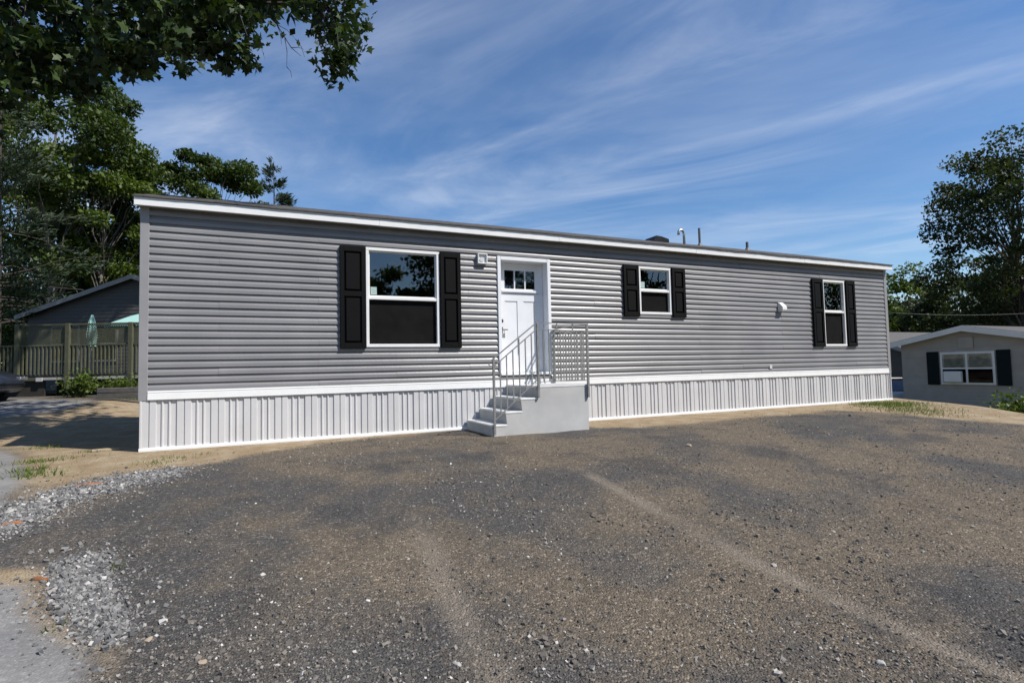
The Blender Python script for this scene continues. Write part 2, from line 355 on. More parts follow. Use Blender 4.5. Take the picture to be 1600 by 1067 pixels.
# ------------------------------------------------------------------ the manufactured home
XL, XR, DEP = -1.504, 14.094, 4.27
ZB0, ZB1, ZE = .663, .782, 3.30        # white band bottom and top, top of wall
home = empty('manufactured_home', (0, 0, 0), label='long grey vinyl-sided manufactured home with black shutters and white skirting', cat='house')
OPEN = {'door': (3.60, 4.56, .875, 2.865), 'big': (1.393, 2.535, 1.359, 2.877), 'small': (6.53, 7.29, 1.975, 2.877), 'tall': (11.75, 12.50, 1.345, 2.865)}
PITCH = .1016
PROF = [(.0, .003), (.0, .0225), (.004, .0245), (.042, .0225), (.050, .021), (.062, .0155), (.075, .008), (.088, .003), (.1016, .002)]
def clip_prof(a, b):
    zz = [p[0] for p in PROF[1:]]; oo = [p[1] for p in PROF[1:]]
    pts = [(a, .004)] if a <= 0 else [(a, .001)]
    pts.append((a, float(np.interp(a, zz, oo))))
    pts += [p for p in PROF[1:] if a < p[0] < b]
    pts.append((b, float(np.interp(b, zz, oo)))); pts.append((b, .001))
    return pts
def board(x0, x1, z, a=0, b=PITCH, name='siding_board'):
    mb = MB(); pr = clip_prof(a, b); n = len(pr); rs = random.Random(int(x0*100)+int(z*1000))
    nx = max(1, int((x1-x0)/.9)); xs = np.linspace(x0, x1, nx+1); vs = []
    for x in xs:
        w = .0016*rs.uniform(-1, 1)+(.0016 if x == xs[0] else 0)
        vs += [(x, -(o+(w if o > .005 else 0)), z+zz+w*.6) for zz, o in pr]
    fs = []
    for k in range(nx):
        for i in range(n-1): fs.append((k*n+i, k*n+i+1, (k+1)*n+i+1, (k+1)*n+i))
    fs += [tuple(range(n)), tuple(range(nx*n+n-1, nx*n-1, -1))]
    mb.add(vs, fs); return mb.build(name, m_siding, home)
z = ZB1-.004; k = 0
while z < ZE-.02:
    zt_ = min(z+PITCH, ZE)
    ops = sorted((o for o in OPEN.values() if o[2] < zt_-.001 and o[3] > z+.001), key=lambda q: q[0])
    cuts = [XL+.075]+[v for o in ops for v in (o[0]+.006, o[1]-.006)]+[XR-.075]
    for i in range(0, len(cuts), 2):
        a, b = cuts[i], cuts[i+1]; off = (2.2 if k % 3 == 0 else (3.35 if k % 3 == 1 else .9)); js = [a]
        x = XL+off
        while x < b-.4:
            if x > a+.4: js.append(x)
            x += 3.66
        js.append(b)
        for p, q in zip(js[:-1], js[1:]): board(p+.0006, q-.0006, z, 0, zt_-z)
    for o in ops:
        if o[2] > z+.003: board(o[0]+.006, o[1]-.006, z, 0, o[2]-z+.004)
        if o[3] < zt_-.003: board(o[0]+.006, o[1]-.006, z, max(o[3]-z-.004, 0), zt_-z)
    z += PITCH; k += 1
# sheathing behind the siding with real openings
mb = MB(); xs = sorted({XL, XR, *[v for o in OPEN.values() for v in o[:2]]}); zz_ = sorted({.3, 3.34, *[v for o in OPEN.values() for v in o[2:]]})
for a, b in zip(xs[:-1], xs[1:]):
    run = []
    for c, d in zip(zz_[:-1], zz_[1:]):
        if not any(o[0] <= a and b <= o[1] and o[2] <= c and d <= o[3] for o in OPEN.values()): mb.box(a, b, .0, .16, c, d)
mb.build('wall', m_inside, home)
mb = MB(); mb.box(XL, XL+.14, .16, DEP, .3, 3.34); mb.build('wall', m_siding, home)
mb = MB(); mb.box(XR-.14, XR, .16, DEP, .3, 3.34); mb.build('wall', m_siding, home)
mb = MB(); mb.box(XL+.14, XR-.14, DEP-.14, DEP-.001, .3, 3.34); mb.build('wall', m_siding, home)
for nm, za_, zb_ in (('floor', .55, .7), ('ceiling', 3.06, 3.14)): MB().box(XL+.141, XR-.141, .161, DEP-.141, za_, zb_).build(nm, m_inside, home)
for x in (3.2, 5.6, 9.2): MB().box(x, x+.1, .162, DEP-.142, .701, 3.059).build('partition', m_inside, home)
# gables
RP = .303; RIDGE_Y = DEP/2; OVH = .15
for xa, xb in ((XL, XL+.12), (XR-.12, XR)):
    MB().prism([(.005, 3.341), (DEP-.005, 3.341), (RIDGE_Y, 3.341+RP*(DEP/2)-.05)], 0, xa+.002, xb-.002).build('gable', m_siding, home)
# side siding courses on the end walls (seen only from a step aside)
for k in range(25):
    z0 = ZB1+k*PITCH
    for xx, s in ((XL, -1), (XR, 1)):
        vs = [(xx+s*o, y, z0+zz) for y in (.05, DEP-.05) for zz, o in PROF]; n = len(PROF)
        MB().add(vs, [(i, i+1, n+i+1, n+i) for i in range(n-1)]+[tuple(range(n)), tuple(range(n, 2*n))]).build('siding_board', m_siding, home)
# corner posts
for xx, s in ((XL, 1), (XR, -1)):
    a, b = sorted((xx-s*.028, xx+s*.078)); mb = MB().bbox(a, b, -.030, .004, ZB0-.01, ZE, .005)
    a, b = sorted((xx-s*.028, xx-s*.0005)); mb.bbox(a, b, .0045, .08, ZB0-.01, ZE, .004); mb.build('corner_post', m_trimgrey, home)
# frieze under the soffit, soffit, fascia, drip edge, roof
FZ0, FZ1 = 3.205, 3.313; EX0, EX1 = XL-.075, XR+.065
MB().box(EX0+.01, EX1-.01, -OVH+.012, .003, 3.226, 3.24).build('soffit', m_soffit, home)
nseg = 5; xs = np.linspace(EX0, EX1, nseg+1)
for i in range(nseg):
    MB().bbox(xs[i]+.0005, xs[i+1]-.0005, -OVH-.012, -OVH+.011, FZ0+random.uniform(-.003, .003), FZ1, .003).build('fascia_board', m_white, home)
MB().prism([(-OVH-.02, FZ1+.002), (-OVH-.02, FZ1+.016), (.1, FZ1+.016+.12*RP), (.1, FZ1+.002)], 0, EX0-.004, EX1+.004).build('drip_edge', m_trimgrey, home)
ZR = FZ1+.02; rz = lambda y: ZR+(y+OVH+.03)*RP
nxr = 160; rows = 8; mbv = []; ys_f = np.linspace(-OVH-.035, RIDGE_Y, rows); mb = MB(); xsr = np.linspace(EX0-.012, EX1+.012, nxr)
rs = np.random.RandomState(5); grid = [[(x, y, rz(y)+.012*(vnoise(x, y, 1.3, 2)-.5)+(rs.uniform(-.004, .004))) for y in ys_f] for x in xsr]
vs = [q for r_ in grid for q in r_]+[(q[0], q[1], q[2]-.018) for r_ in grid for q in r_]; nv = nxr*rows; fs = []
for i in range(nxr-1):
    for j in range(rows-1):
        a = i*rows+j; fs += [(a, a+rows, a+rows+1, a+1), (nv+a, nv+a+1, nv+a+rows+1, nv+a+rows)]
    a = i*rows; fs += [(a, nv+a, nv+a+rows, a+rows)]
for i in (0, nxr-1):
    for j in range(rows-1): a = i*rows+j; fs.append((a, a+1, nv+a+1, nv+a))
roof = mb.add(vs, fs).build('roof', m_roof, home)
MB().prism([(RIDGE_Y+.0005, rz(RIDGE_Y)), (DEP+OVH+.03, ZR), (DEP+OVH+.03, ZR-.02), (RIDGE_Y+.0005, rz(RIDGE_Y)-.02)], 0, EX0-.012, EX1+.012).build('roof', m_roof, home)
MB().box(EX0, EX1, DEP+OVH-.012, DEP+OVH+.012, FZ0, FZ1).build('fascia_board', m_white, home)
for xa, xb in ((EX0+.001, EX0+.02), (EX1-.02, EX1-.001)):
    MB().prism([(-OVH+.012, FZ0), (-OVH+.012, FZ1-.003), (RIDGE_Y, rz(RIDGE_Y)-.03), (DEP+OVH-.013, FZ1-.003), (DEP+OVH-.013, FZ0), (RIDGE_Y, rz(RIDGE_Y)-.15)], 0, xa, xb).build('rake_board', m_white, home)
# white band and skirting
nb = 6; xs = np.linspace(XL+.079, XR-.079, nb+1)
for i in range(nb):
    MB().prism([(-.004, ZB0), (-.040, ZB0), (-.042, ZB0+.004), (-.036, ZB1-.022), (-.040, ZB1-.018), (-.036, ZB1-.004), (-.022, ZB1), (-.004, ZB1)], 0, xs[i]+.0005, xs[i+1]-.0005).build('trim_band', m_white, home)
PW = .400
def skirt_mesh(w=PW):
    d, g = .017, .004
    raw = [(.0, 0), (.006, 1), (.082, 1), (.087, 0), (.092, 0), (.098, 1), (.166, 1), (.176, 0), (.226, 0), (.233, 1), (.246, 1), (.257, 0), (.306, 0), (.313, 1), (.326, 1), (.337, 0), (.399, 0)]
    pts = [(x, -(.004+d*u)) for x, u in raw if x <= w]
    if pts[-1][0] < w: pts.append((w, pts[-1][1]))
    n = len(pts); vs = [(x, y, 0) for x, y in pts]+[(x, y, ZB0+.03) for x, y in pts]
    return MB().add(vs, [(i, i+1, n+i+1, n+i) for i in range(n-1)]).mesh('skirt_panel', m_skirt)
sk = skirt_mesh(); x = XL+.005
while x < XR-.02:
    w = min(PW, XR-.006-x); put('skirt_panel', sk if w > PW-.001 else skirt_mesh(w), home, (x, random.uniform(-.0015, .0015), .004)); x += PW
MB().box(XL+.01, XR-.01, .002, .02, -.25, .3).build('skirt_backing', m_skirt, home)
for i in range(5):
    xs = np.linspace(XL-.012, XR+.012, 6); MB().prism([(-.002, -.03), (-.040, -.03), (-.040, .022), (-.034, .03), (-.028, .03), (-.026, .046), (-.002, .046)], 0, xs[i]+.0004, xs[i+1]-.0004).build('skirt_rail', m_white, home)
for xx in (XL, XR):
    s = -1 if xx == XL else 1
    a, b = sorted((xx-s*.016, xx+s*.010)); MB().bbox(a, b, -.030, .02, .046, ZB0-.011, .004).build('skirt_corner', m_skirt, home)
    a, b = sorted((xx+s*.001, xx+s*.008)); MB().box(a, b, .021, DEP, -.2, ZB0).build('skirt_panel', m_skirt, home)
    a, b = sorted((xx+s*.001, xx+s*.022)); MB().box(a, b, .081, DEP, ZB0+.001, ZB1).build('trim_band', m_white, home)
# windows -------------------------------------------------
def window(key, mid, sticker=True):
    x0, x1, z0, z1 = OPEN[key]; w = MB().bbox(x0-.012, x1+.012, -.034, -.001, z1-.034, z1+.012, .004).bbox(x0-.012, x1+.012, -.037, -.001, z0-.012, z0+.036, .004)
    w.bbox(x0-.012, x0+.034, -.0335, -.0015, z0+.0365, z1-.0345, .004).bbox(x1-.034, x1+.012, -.0335, -.0015, z0+.0365, z1-.0345, .004)
    # jamb lining
    w.box(x0, x0+.02, .0, .12, z0, z1).box(x1-.02, x1, .0, .12, z0, z1).box(x0+.021, x1-.021, .0, .12, z1-.02, z1).box(x0+.021, x1-.021, .0, .12, z0, z0+.02)
    f = w.build('window', m_white, home)
    a, b = x0+.034, x1-.034
    MB().bbox(a-.01, b+.01, -.026, .03, mid-.024, mid+.022, .004).build('meeting_rail', m_white, f)
    s = MB()                                       # upper sash set back, lower sash further back
    for (zb, zt2, y) in ((mid+.022, z1-.034, .005), (z0+.036, mid-.024, .032)):
        s.box(a-.008, a+.018, y, y+.03, zb-.01, zt2+.01).box(b-.018, b+.008, y, y+.03, zb-.01, zt2+.01).box(a+.0185, b-.0185, y, y+.03, zt2-.02, zt2+.01).box(a+.0185, b-.0185, y, y+.03, zb-.01, zb+.02)
    s.build('sash', m_white, f)
    MB().box(a+.012, b-.012, .018, .024, mid+.03, z1-.045).build('pane', m_glass, f)
    MB().box(a+.012, b-.012, .045, .051, z0+.05, mid-.034).build('pane', m_glass, f)
    MB().box(a+.001, b-.001, .026, .028, z0+.038, mid-.026).build('insect_screen', m_screen, f)
    if sticker: MB().box(a+.03, a+.125, .0145, .0165, mid+.055, mid+.175).build('sticker', m_sticker, f)
    return f
window('big', 2.108); window('small', 2.425); window('tall', 2.135, False)
def shutter(x0, x1, z0, z1):
    s = MB(); t = .046; y1 = -.0195
    # stiles and rails with two recessed raised panels
    st = .062; zm = (z0+z1)/2+.05
    s.bbox(x0, x0+st, -.0195-t, y1, z0, z1, .005).bbox(x1-st, x1, -.0195-t, y1, z0, z1, .005)
    for a, b in ((z0, z0+.085), (zm-.04, zm+.04), (z1-.085, z1)): s.bbox(x0+st-.004, x1-st+.004, -.0185-t, y1, a, b, .005)
    sh = s.build('shutter', m_black, home)
    for a, b in ((z0+.085, zm-.04), (zm+.04, z1-.085)):
        MB().box(x0+st-.002, x1-st+.002, -.03, y1, a-.002, b+.002).bbox(x0+st+.018, x1-st-.018, -.055, -.029, a+.02, b-.02, .014).build('raised_panel', m_black, sh)
for k_ in (( .995, 1.372, 1.325, 2.885), (2.558, 2.905, 1.335, 2.89), (6.15, 6.508, 1.915, 2.90), (7.312, 7.645, 1.915, 2.905), (11.36, 11.725, 1.325, 2.88), (12.525, 12.85, 1.325, 2.88)): shutter(*k_)
# door ----------------------------------------------------
x0, x1, z0, z1 = OPEN['door']; DY = .155
door = MB().bbox(x0-.03, x0+.034, -.040, -.001, z0, z1+.03, .006).bbox(x1-.034, x1+.03, -.040, -.001, z0, z1+.03, .006).bbox(x0+.0345, x1-.0345, -.0395, -.0015, z1-.034, z1+.03, .006)
door.box(x0+.004, x0+.026, .0, .2, z0, z1).box(x1-.026, x1-.004, .0, .2, z0, z1).box(x0+.0265, x1-.0265, .0, .2, z1-.03, z1-.006)
door = door.build('door_frame', m_whitep, home)
MB().bbox(x0+.0, x1-.0, -.05, .22, z0-.012, z0+.03, .004).build('threshold', m_white, door)
a, b = x0+.03, x1-.03; zb, zt2 = z0+.035, z1-.032
slab = MB(); lites = [(a+.155+i*.205, a+.155+i*.205+.185) for i in range(3)]; lz0, lz1 = 2.375, 2.70
slab.box(a, b, DY+.012, DY+.05, zb, lz0).box(a, b, DY+.012, DY+.05, lz1, zt2)
prev = a
for p, q in lites: slab.box(prev, p, DY+.012, DY+.05, lz0, lz1); prev = q
slab.box(prev, b, DY+.012, DY+.05, lz0, lz1)
# stiles and rails proud of the recessed panels
slab.box(a+.001, a+.15, DY, DY+.0125, zb, lz0-.1).box(b-.15, b-.001, DY, DY+.0125, zb, lz0-.1).box((a+b)/2-.06, (a+b)/2+.06, DY, DY+.0125, zb+.3, lz0-.22)
slab.box(a+.1502, b-.1502, DY, DY+.0125, zb, zb+.2998).box(a+.1502, b-.1502, DY, DY+.0125, lz0-.2198, lz0-.1)
dslab = slab.build('door_slab', m_whitep, home)
MB().bbox(a+.09, b-.09, DY-.03, DY+.0118, lz0-.07, lz0-.03, .006).build('ledge', m_whitep, dslab)
for p, q in lites: MB().box(p+.001, q-.001, DY+.028, DY+.034, lz0, lz1).build('pane', m_glass, dslab)
MB().tube([(a+.07, DY-.03, 1.80), (a+.07, DY+.01, 1.80)], .034, 14).build('deadbolt', m_dark, dslab)
MB().bbox(a+.04, a+.10, DY-.012, DY+.001, 1.585, 1.70, .006).tube([(a+.07, DY-.05, 1.65), (a+.07, DY-.002, 1.65)], .014, 10).tube([(a+.07, DY-.05, 1.65), (a+.17, DY-.055, 1.647)], .011, 8).build('lever_handle', m_dark, dslab)
MB().bbox(a+.05, a+.115, DY-.075, DY-.045, 1.50, 1.585, .008).tube([(a+.06, DY-.06, 1.58), (a+.06, DY-.06, 1.635), (a+.105, DY-.06, 1.635), (a+.105, DY-.06, 1.58)], .005, 6).build('lock_box', m_galv, dslab)
# small wall fittings
lf = MB().bbox(3.205, 3.375, -.05, -.017, 2.735, 2.91, .006).bbox(3.205, 3.222, -.085, -.051, 2.735, 2.91, .004).bbox(3.358, 3.375, -.085, -.051, 2.735, 2.91, .004).bbox(3.2225, 3.3575, -.085, -.051, 2.735, 2.752, .004).bbox(3.2225, 3.3575, -.085, -.051, 2.893, 2.91, .004).build('light_mount', m_white, home)
MB().tube([(3.285, -.052, 2.81), (3.285, -.066, 2.81)], .038, 12).build('outlet_cover', m_skirt, lf)
vt = MB().bbox(10.27, 10.42, -.03, -.016, 2.10, 2.30, .004); vt.prism([(-.031, 2.29), (-.05, 2.29), (-.135, 2.20), (-.135, 2.13), (-.12, 2.12), (-.031, 2.12)], 0, 10.28, 10.41); vt.build('exhaust_hood', m_white, home)
MB().bbox(9.92, 10.0, -.035, -.015, .845, .925, .006).build('outlet_cover', m_skirt, home)
# roof fittings near the ridge
def rp(x, y): return (x, y, rz(y))
q = rp(8.42, 1.75)
MB().prism([(-.22, -.05), (.24, -.05), (.23, .03), (.02, .075), (-.13, .085)], 1, -.2, .2).build('roof_vent', m_dark, home, loc=q)
q = rp(9.43, 1.9); pts = [(0, 0, -.05), (0, 0, .26)]+[(-.085+.085*math.cos(t), 0, .26+.085*math.sin(t)) for t in np.linspace(.2, 2.9, 9)]+[(-.17, 0, .22)]
MB().tube(pts, .032, 12).build('gooseneck_pipe', m_galv, home, True, loc=q)
q = rp(9.93, 1.9); MB().tube([(0, 0, -.05), (0, 0, .44)], .03, 10).tube([(0, 0, -.03), (0, 0, .05)], [.09, .035], 10).build('vent_pipe', m_ppipe, home, loc=q)
q = rp(11.56, 1.9); MB().tube([(0, 0, -.05), (0, 0, .21)], .035, 10).tube([(0, 0, -.03), (0, 0, .05)], [.1, .04], 10).build('vent_pipe', m_ppipe, home, loc=q)

# ------------------------------------------------------------------ concrete steps with iron railing
YS = -1.15
steps = empty('entry_steps', (3.8, -.6, 0), label='grey concrete entry steps with landing and iron railing at the white door', cat='steps')
sx, sy = 3.8, -.6
def S(x, y, zz): return (x-sx, y-sy, zz)
lev = [(2.975, .160), (3.19, .342), (3.44, .530), (3.70, .705)]; XE = 4.612
prof = [(2.975, -.25)]
for i, (x, h) in enumerate(lev):
    prof += [(x+(.02 if i else 0), lev[i-1][1] if i else -.25), (x, h-.03)]
prof += [(XE, .675), (XE, -.25)]
prof = prof[1:]
MB().prism([(x-sx, h) for x, h in prof], 1, YS-sy+.006, -.046-sy).build('step_block', m_conc, steps)
for i, (x, h) in enumerate(lev):
    xe = lev[i+1][0]+.018 if i < 3 else XE+.004
    MB().bbox(x-.012-sx, xe-sx, YS-sy, -.0455-sy, h-.0295, h, .006).build('tread', m_tread, steps)
rail = MB()
RY = YS-.022-sy
def rt(p, q, r): rail.tube([p, q], r, 6)
pz = lambda x: .17+(x-3.0)*(.755-.17)/(3.72-3.0)
P1, P2, P3 = 3.0, 3.725, 4.60
rail.bbox(P1-.016-sx, P1+.016-sx, RY-.016, RY+.016, .02, 1.12, .003)
rail.bbox(P2-.017-sx, P2+.017-sx, RY-.017, RY+.017, .53, 1.65, .003)
rail.bbox(P3-.017-sx, P3+.017-sx, RY-.017, RY+.017, .50, 1.64, .003)
rail.bbox(P3-.017-sx, P3+.017-sx, -.09-sy, -.056-sy, .706, 1.63, .003)
def flat(p, q, w=.019, t=.006): # flat bar rail
    p, q = np.array(p), np.array(q); d = (q-p)/np.linalg.norm(q-p); side = np.cross(d, (0, 0, 1.)); side /= np.linalg.norm(side); up_ = np.cross(side, d); vs = []
    for e in (p, q):
        for a_, b_ in ((-1, -1), (1, -1), (1, 1), (-1, 1)): vs.append(e+side*w*a_+up_*t*b_)
    rail.add(vs, [(0, 1, 2, 3), (7, 6, 5, 4), (0, 4, 5, 1), (1, 5, 6, 2), (2, 6, 7, 3), (3, 7, 4, 0)])
flat((P1-.03-sx, RY, 1.10), (P2-.018-sx, RY, 1.652)); flat((P1+.017-sx, RY, 1.02), (P2-.018-sx, RY, 1.555), .012)
flat((P1+.017-sx, RY, .24), (P2-.018-sx, RY, .80), .012)
flat((P2-.02-sx, RY, 1.657), (P3+.02-sx, RY, 1.646)); flat((P2+.018-sx, RY, 1.555), (P3-.018-sx, RY, 1.54), .012); flat((P2+.018-sx, RY, .765), (P3-.018-sx, RY, .765), .012)
flat((P3-sx, RY+.018, 1.646), (P3-sx, -.055-sy, 1.646)); flat((P3-sx, RY+.018, 1.545), (P3-sx, -.092-sy, 1.545), .012); flat((P3-sx, RY+.018, .765), (P3-sx, -.092-sy, .765), .012)
rail.tube([(P1-.03-sx, RY, 1.10), (P1-.065-sx, RY, 1.085), (P1-.08-sx, RY, 1.05), (P1-.06-sx, RY, 1.02), (P1-.03-sx, RY, 1.025)], .008, 6)
railing = rail.build('railing', m_iron, steps)
bal = lambda h: MB().box(-.0075, .0075, -.0075, .0075, 0, h).mesh('baluster', m_iron)
for i in range(1, 7):
    x = P1+i*(P2-P1)/7; ztop = 1.02+(x-P1)/(P2-P1)*.535; zbot = .24+(x-P1)/(P2-P1)*.56
    put('baluster', bal((1.10+(x-P1)/(P2-P1)*.55 if i == 4 else ztop)-zbot), railing, (x-sx, RY, zbot))
bm_ = bal(.785)
for i in range(1, 9): put('baluster', bm_, railing, (P2+i*(P3-P2)/9-sx, RY, .766))
for i in range(1, 11): put('baluster', bm_, railing, (P3-sx, RY+.017+i*(1.02)/11, .766))
bs_ = bal(.09)
for x in (4.06, 4.34): put('baluster', bs_, railing, (x-sx, RY, 1.553))

# ------------------------------------------------------------------ loose stones
def stones(n, pts, size, hue, name, mat_, label, cat=None, seed=1, sink=.25):
    rs = np.random.RandomState(seed); base = np.array([(i, j, k_) for i in (-1, 1) for j in (-1, 1) for k_ in (-1, 1)], float)*.5
    q = np.array([(0, 1, 3, 2), (4, 6, 7, 5), (0, 4, 5, 1), (2, 3, 7, 6), (0, 2, 6, 4), (1, 5, 7, 3)])
    n = len(pts); V = base[None]*rs.uniform(.65, 1.1, (n, 8, 1))+rs.uniform(-.12, .12, (n, 8, 3))
    V *= (size[:, None]*rs.uniform(.6, 1.25, (n, 3))*np.array([1.1, 1.0, .8]))[:, None, :]
    # random rotation
    qn = rs.normal(size=(n, 4)); qn[:, 1:3] *= .55; qn /= np.linalg.norm(qn, axis=1, keepdims=True); w, x, y, z = qn.T
    Rm = np.stack([1-2*(y*y+z*z), 2*(x*y-z*w), 2*(x*z+y*w), 2*(x*y+z*w), 1-2*(x*x+z*z), 2*(y*z-x*w), 2*(x*z-y*w), 2*(y*z+x*w), 1-2*(x*x+y*y)], 1).reshape(n, 3, 3)
    V = np.einsum('nij,nkj->nki', Rm, V)
    c = np.stack([pts[:, 0], pts[:, 1], height(pts[:, 0], pts[:, 1])+size*sink], 1)
    V = V+c[:, None, :]; Fq = q[None]+8*np.arange(n)[:, None, None]
    me = np_mesh(name, V.reshape(-1, 3), Fq.reshape(-1, 4), mat_, {'hue': ('FACE', np.repeat(hue, 6))})
    return put(name, me, label=label, cat=cat, kind='stuff')
m_gravel = attr_ramp_mat('gravel_stone', 'hue', [(0, (.045, .043, .042)), (.35, (.085, .08, .075)), (.62, (.135, .118, .099)), (.82, (.2, .18, .155)), (.94, (.28, .26, .24)), (1, (.5, .48, .45))], .85)
m_crush = attr_ramp_mat('crushed_stone', 'hue', [(0, (.05, .05, .052)), (.4, (.155, .153, .15)), (.75, (.29, .28, .265)), (1, (.58, .55, .51))], .8)
rs = np.random.RandomState(11); n = 150000
r_ = 1.7*np.exp(rs.rand(n)*math.log(15/1.7)); th = rs.uniform(rad(-22), rad(70), n)
pts = np.stack([r_*np.sin(th), CAM[1]+r_*np.cos(th)], 1)
keep = (pts[:, 1] < -.06) & ~((pts[:, 0] > 2.9) & (pts[:, 0] < 4.65) & (pts[:, 1] > -1.2))
sa, st_, as_, fa = zones(pts[:, 0], pts[:, 1])
prob = np.clip(1-sa*.93-as_*.97, 0, 1)*(1-.75*track(pts[:, 0], pts[:, 1]))*(.18+.9*sstep(.38, .68, fbm(pts[:, 0], pts[:, 1], .9, 4, 21)))
keep &= rs.rand(n) < prob*.75; pts = pts[keep]; n = len(pts)
sz = np.clip(np.exp(rs.normal(math.log(.0068), .46, n)), .0032, .024); hue = np.clip(rs.beta(2.6, 2.2, n)*1.08+(rs.rand(n) < .006)*.3, 0, 1)
# clods thrown up beside the wheel tracks
def beside(tr, n, lo, hi):
    T = np.array(tr); k = rs.randint(0, len(T)-1, n); f = rs.rand(n, 1); p = T[k]*(1-f)+T[k+1]*f; d = T[k+1]-T[k]; d /= np.linalg.norm(d, axis=1, keepdims=True)
    return p+np.stack([d[:, 1], -d[:, 0]], 1)*(rs.uniform(lo, hi, n)*np.where(rs.rand(n) < .5, 1, -1))[:, None]
cl_ = np.concatenate([beside(TR1[1:], 420, .14, .5), beside(TR2[1:], 900, .12, .6)]); cl_ = cl_[fbm(cl_[:, 0], cl_[:, 1], 2.2, 3, 44) > .47]
pts = np.concatenate([pts, cl_]); sz = np.concatenate([sz, np.clip(np.exp(rs.normal(math.log(.012), .45, len(cl_))), .006, .032)]); hue = np.concatenate([hue, rs.uniform(.35, .8, len(cl_))]); n = len(pts)
stones(n, pts, sz, hue, 'gravel', m_gravel, 'loose dark gravel spread over the parking pad', 'gravel', 12, .08)
def sample_poly(poly, n, rs):
    P = np.array(poly); lo, hi = P.min(0), P.max(0); q = lo+(hi-lo)*rs.rand(n*3, 2); return q[in_poly(q[:, 0], q[:, 1], poly)][:n]
def jit(poly, n, k_, w):
    q = sample_poly(poly, n, rs); return q+rs.normal(0, w, q.shape)
cp = np.concatenate([jit(STONE_A, 8000, 0, .07), jit(STONE_A, 2200, 0, .25), jit(STONE_B, 4600, 0, .045), jit(STONE_B, 1100, 0, .15)])
stones(len(cp), cp, np.clip(np.exp(rs.normal(math.log(.0092), .50, len(cp))), .004, .030), np.clip(rs.beta(2, 2.4, len(cp)), 0, 1), 'crushed_stone', m_crush, 'band of blue-grey crushed stone along the pad edge', 'crushed stone', 13, .2)

# ------------------------------------------------------------------ single bits lying on the ground
def lump(name, x, y, sz, mat_, seed, **kw):
    import bmesh
    bm = bmesh.new(); bmesh.ops.create_icosphere(bm, subdivisions=2, radius=.5); rs = random.Random(seed)
    ax = [Vector((rs.gauss(0, 1), rs.gauss(0, 1), rs.gauss(0, 1))).normalized() for _ in range(9)]
    for v in bm.verts:
        for a_ in ax:
            dd = v.co.dot(a_)-.33
            if dd > 0: v.co -= a_*dd*.95
        v.co = Vector((v.co.x*sz[0], v.co.y*sz[1], v.co.z*sz[2]))
    me = bpy.data.meshes.new(name); bm.to_mesh(me); bm.free(); me.materials.append(mat_)
    return put(name, me, loc=(x, y, float(height(x, y))+sz[2]*.06), rz=rs.uniform(0, 6), **kw)
def ground_px(px, py):
    d = at(px, py, 1.0)-CAM; t = -H_CAM/d[2]
    for _ in range(30):
        q = CAM+d*t; t = (float(height(q[0], q[1]))-H_CAM)/d[2]
    return CAM+d*t
m_rockw = mat('pale_stone', (.40, .375, .34), .8, .15, 30, .4, 80)
m_rockt = mat('tan_stone', (.33, .26, .19), .85, .15, 30, .4, 80)
m_rockg = mat('grey_stone', (.12, .12, .125), .85, .2, 30, .4, 80)
m_bark = mat('orange_bark', (.28, .11, .04), .9, .25, 40, .5, 80)
m_wood = mat('weathered_wood', (.34, .27, .18), .85, .2, 20, .3, 60)
for i, (px, py, sz, mt, lb) in enumerate([
    (714, 1037, (.085, .05, .025), m_rockw, 'white flat stone chip near the bottom middle of the pad'),
    (232, 1000, (.07, .05, .04), m_rockt, 'tan stone at the lower end of the crushed stone band'),
    (316, 1035, (.07, .055, .04), m_rockt, 'tan stone on dark gravel near the lower left corner'),
    (410, 898, (.06, .05, .035), m_rockw, 'pale stone on the pad left of the middle'),
    (1077, 697, (.13, .1, .09), m_rockt, 'largest tan stone on the pad right of the steps'),
    (1329, 650, (.12, .1, .09), m_rockg, 'dark lump of stone on the sand edge by the far end of the home'),
    (1216, 1052, (.07, .05, .04), m_rockw, 'pale stone at the bottom right of the pad'),
    (1376, 1037, (.075, .06, .05), m_rockw, 'pale rounded stone low on the right of the pad'),
    (1210, 883, (.07, .055, .04), m_rockw, 'white stone lying on the wheel track'),
    (825, 870, (.045, .035, .025), m_rockw, 'small white stone in the middle of the pad'),
    (20, 798, (.24, .14, .05), m_rockw, 'flat pale slab among crushed stone at the left edge')]):
    q = ground_px(px, py); lump('stone', q[0], q[1], tuple(v*.72 for v in sz), mt, 40+i, label=lb, cat='stone', group='loose stones on the pad')
for i, (px, py, sz, lb) in enumerate([(140, 757, (.32, .10, .04), 'orange strip of bark on the crushed stone near the corner'), (20, 818, (.17, .09, .04), 'orange bark scrap at the left edge of the pad'), (65, 905, (.16, .06, .03), 'orange bark strip beside the pale asphalt')]):
    q = ground_px(px, py); lump('bark_piece', q[0], q[1], sz, m_bark, 80+i, label=lb, cat='bark')
q = ground_px(165, 704); b_ = MB().bbox(-.15, .15, -.04, .04, 0, .03, .005).build('wood_scrap', m_wood, loc=(q[0], q[1], q[2]), rz=.3, label='short pale wood scrap at the edge of the home shadow', cat='wood')
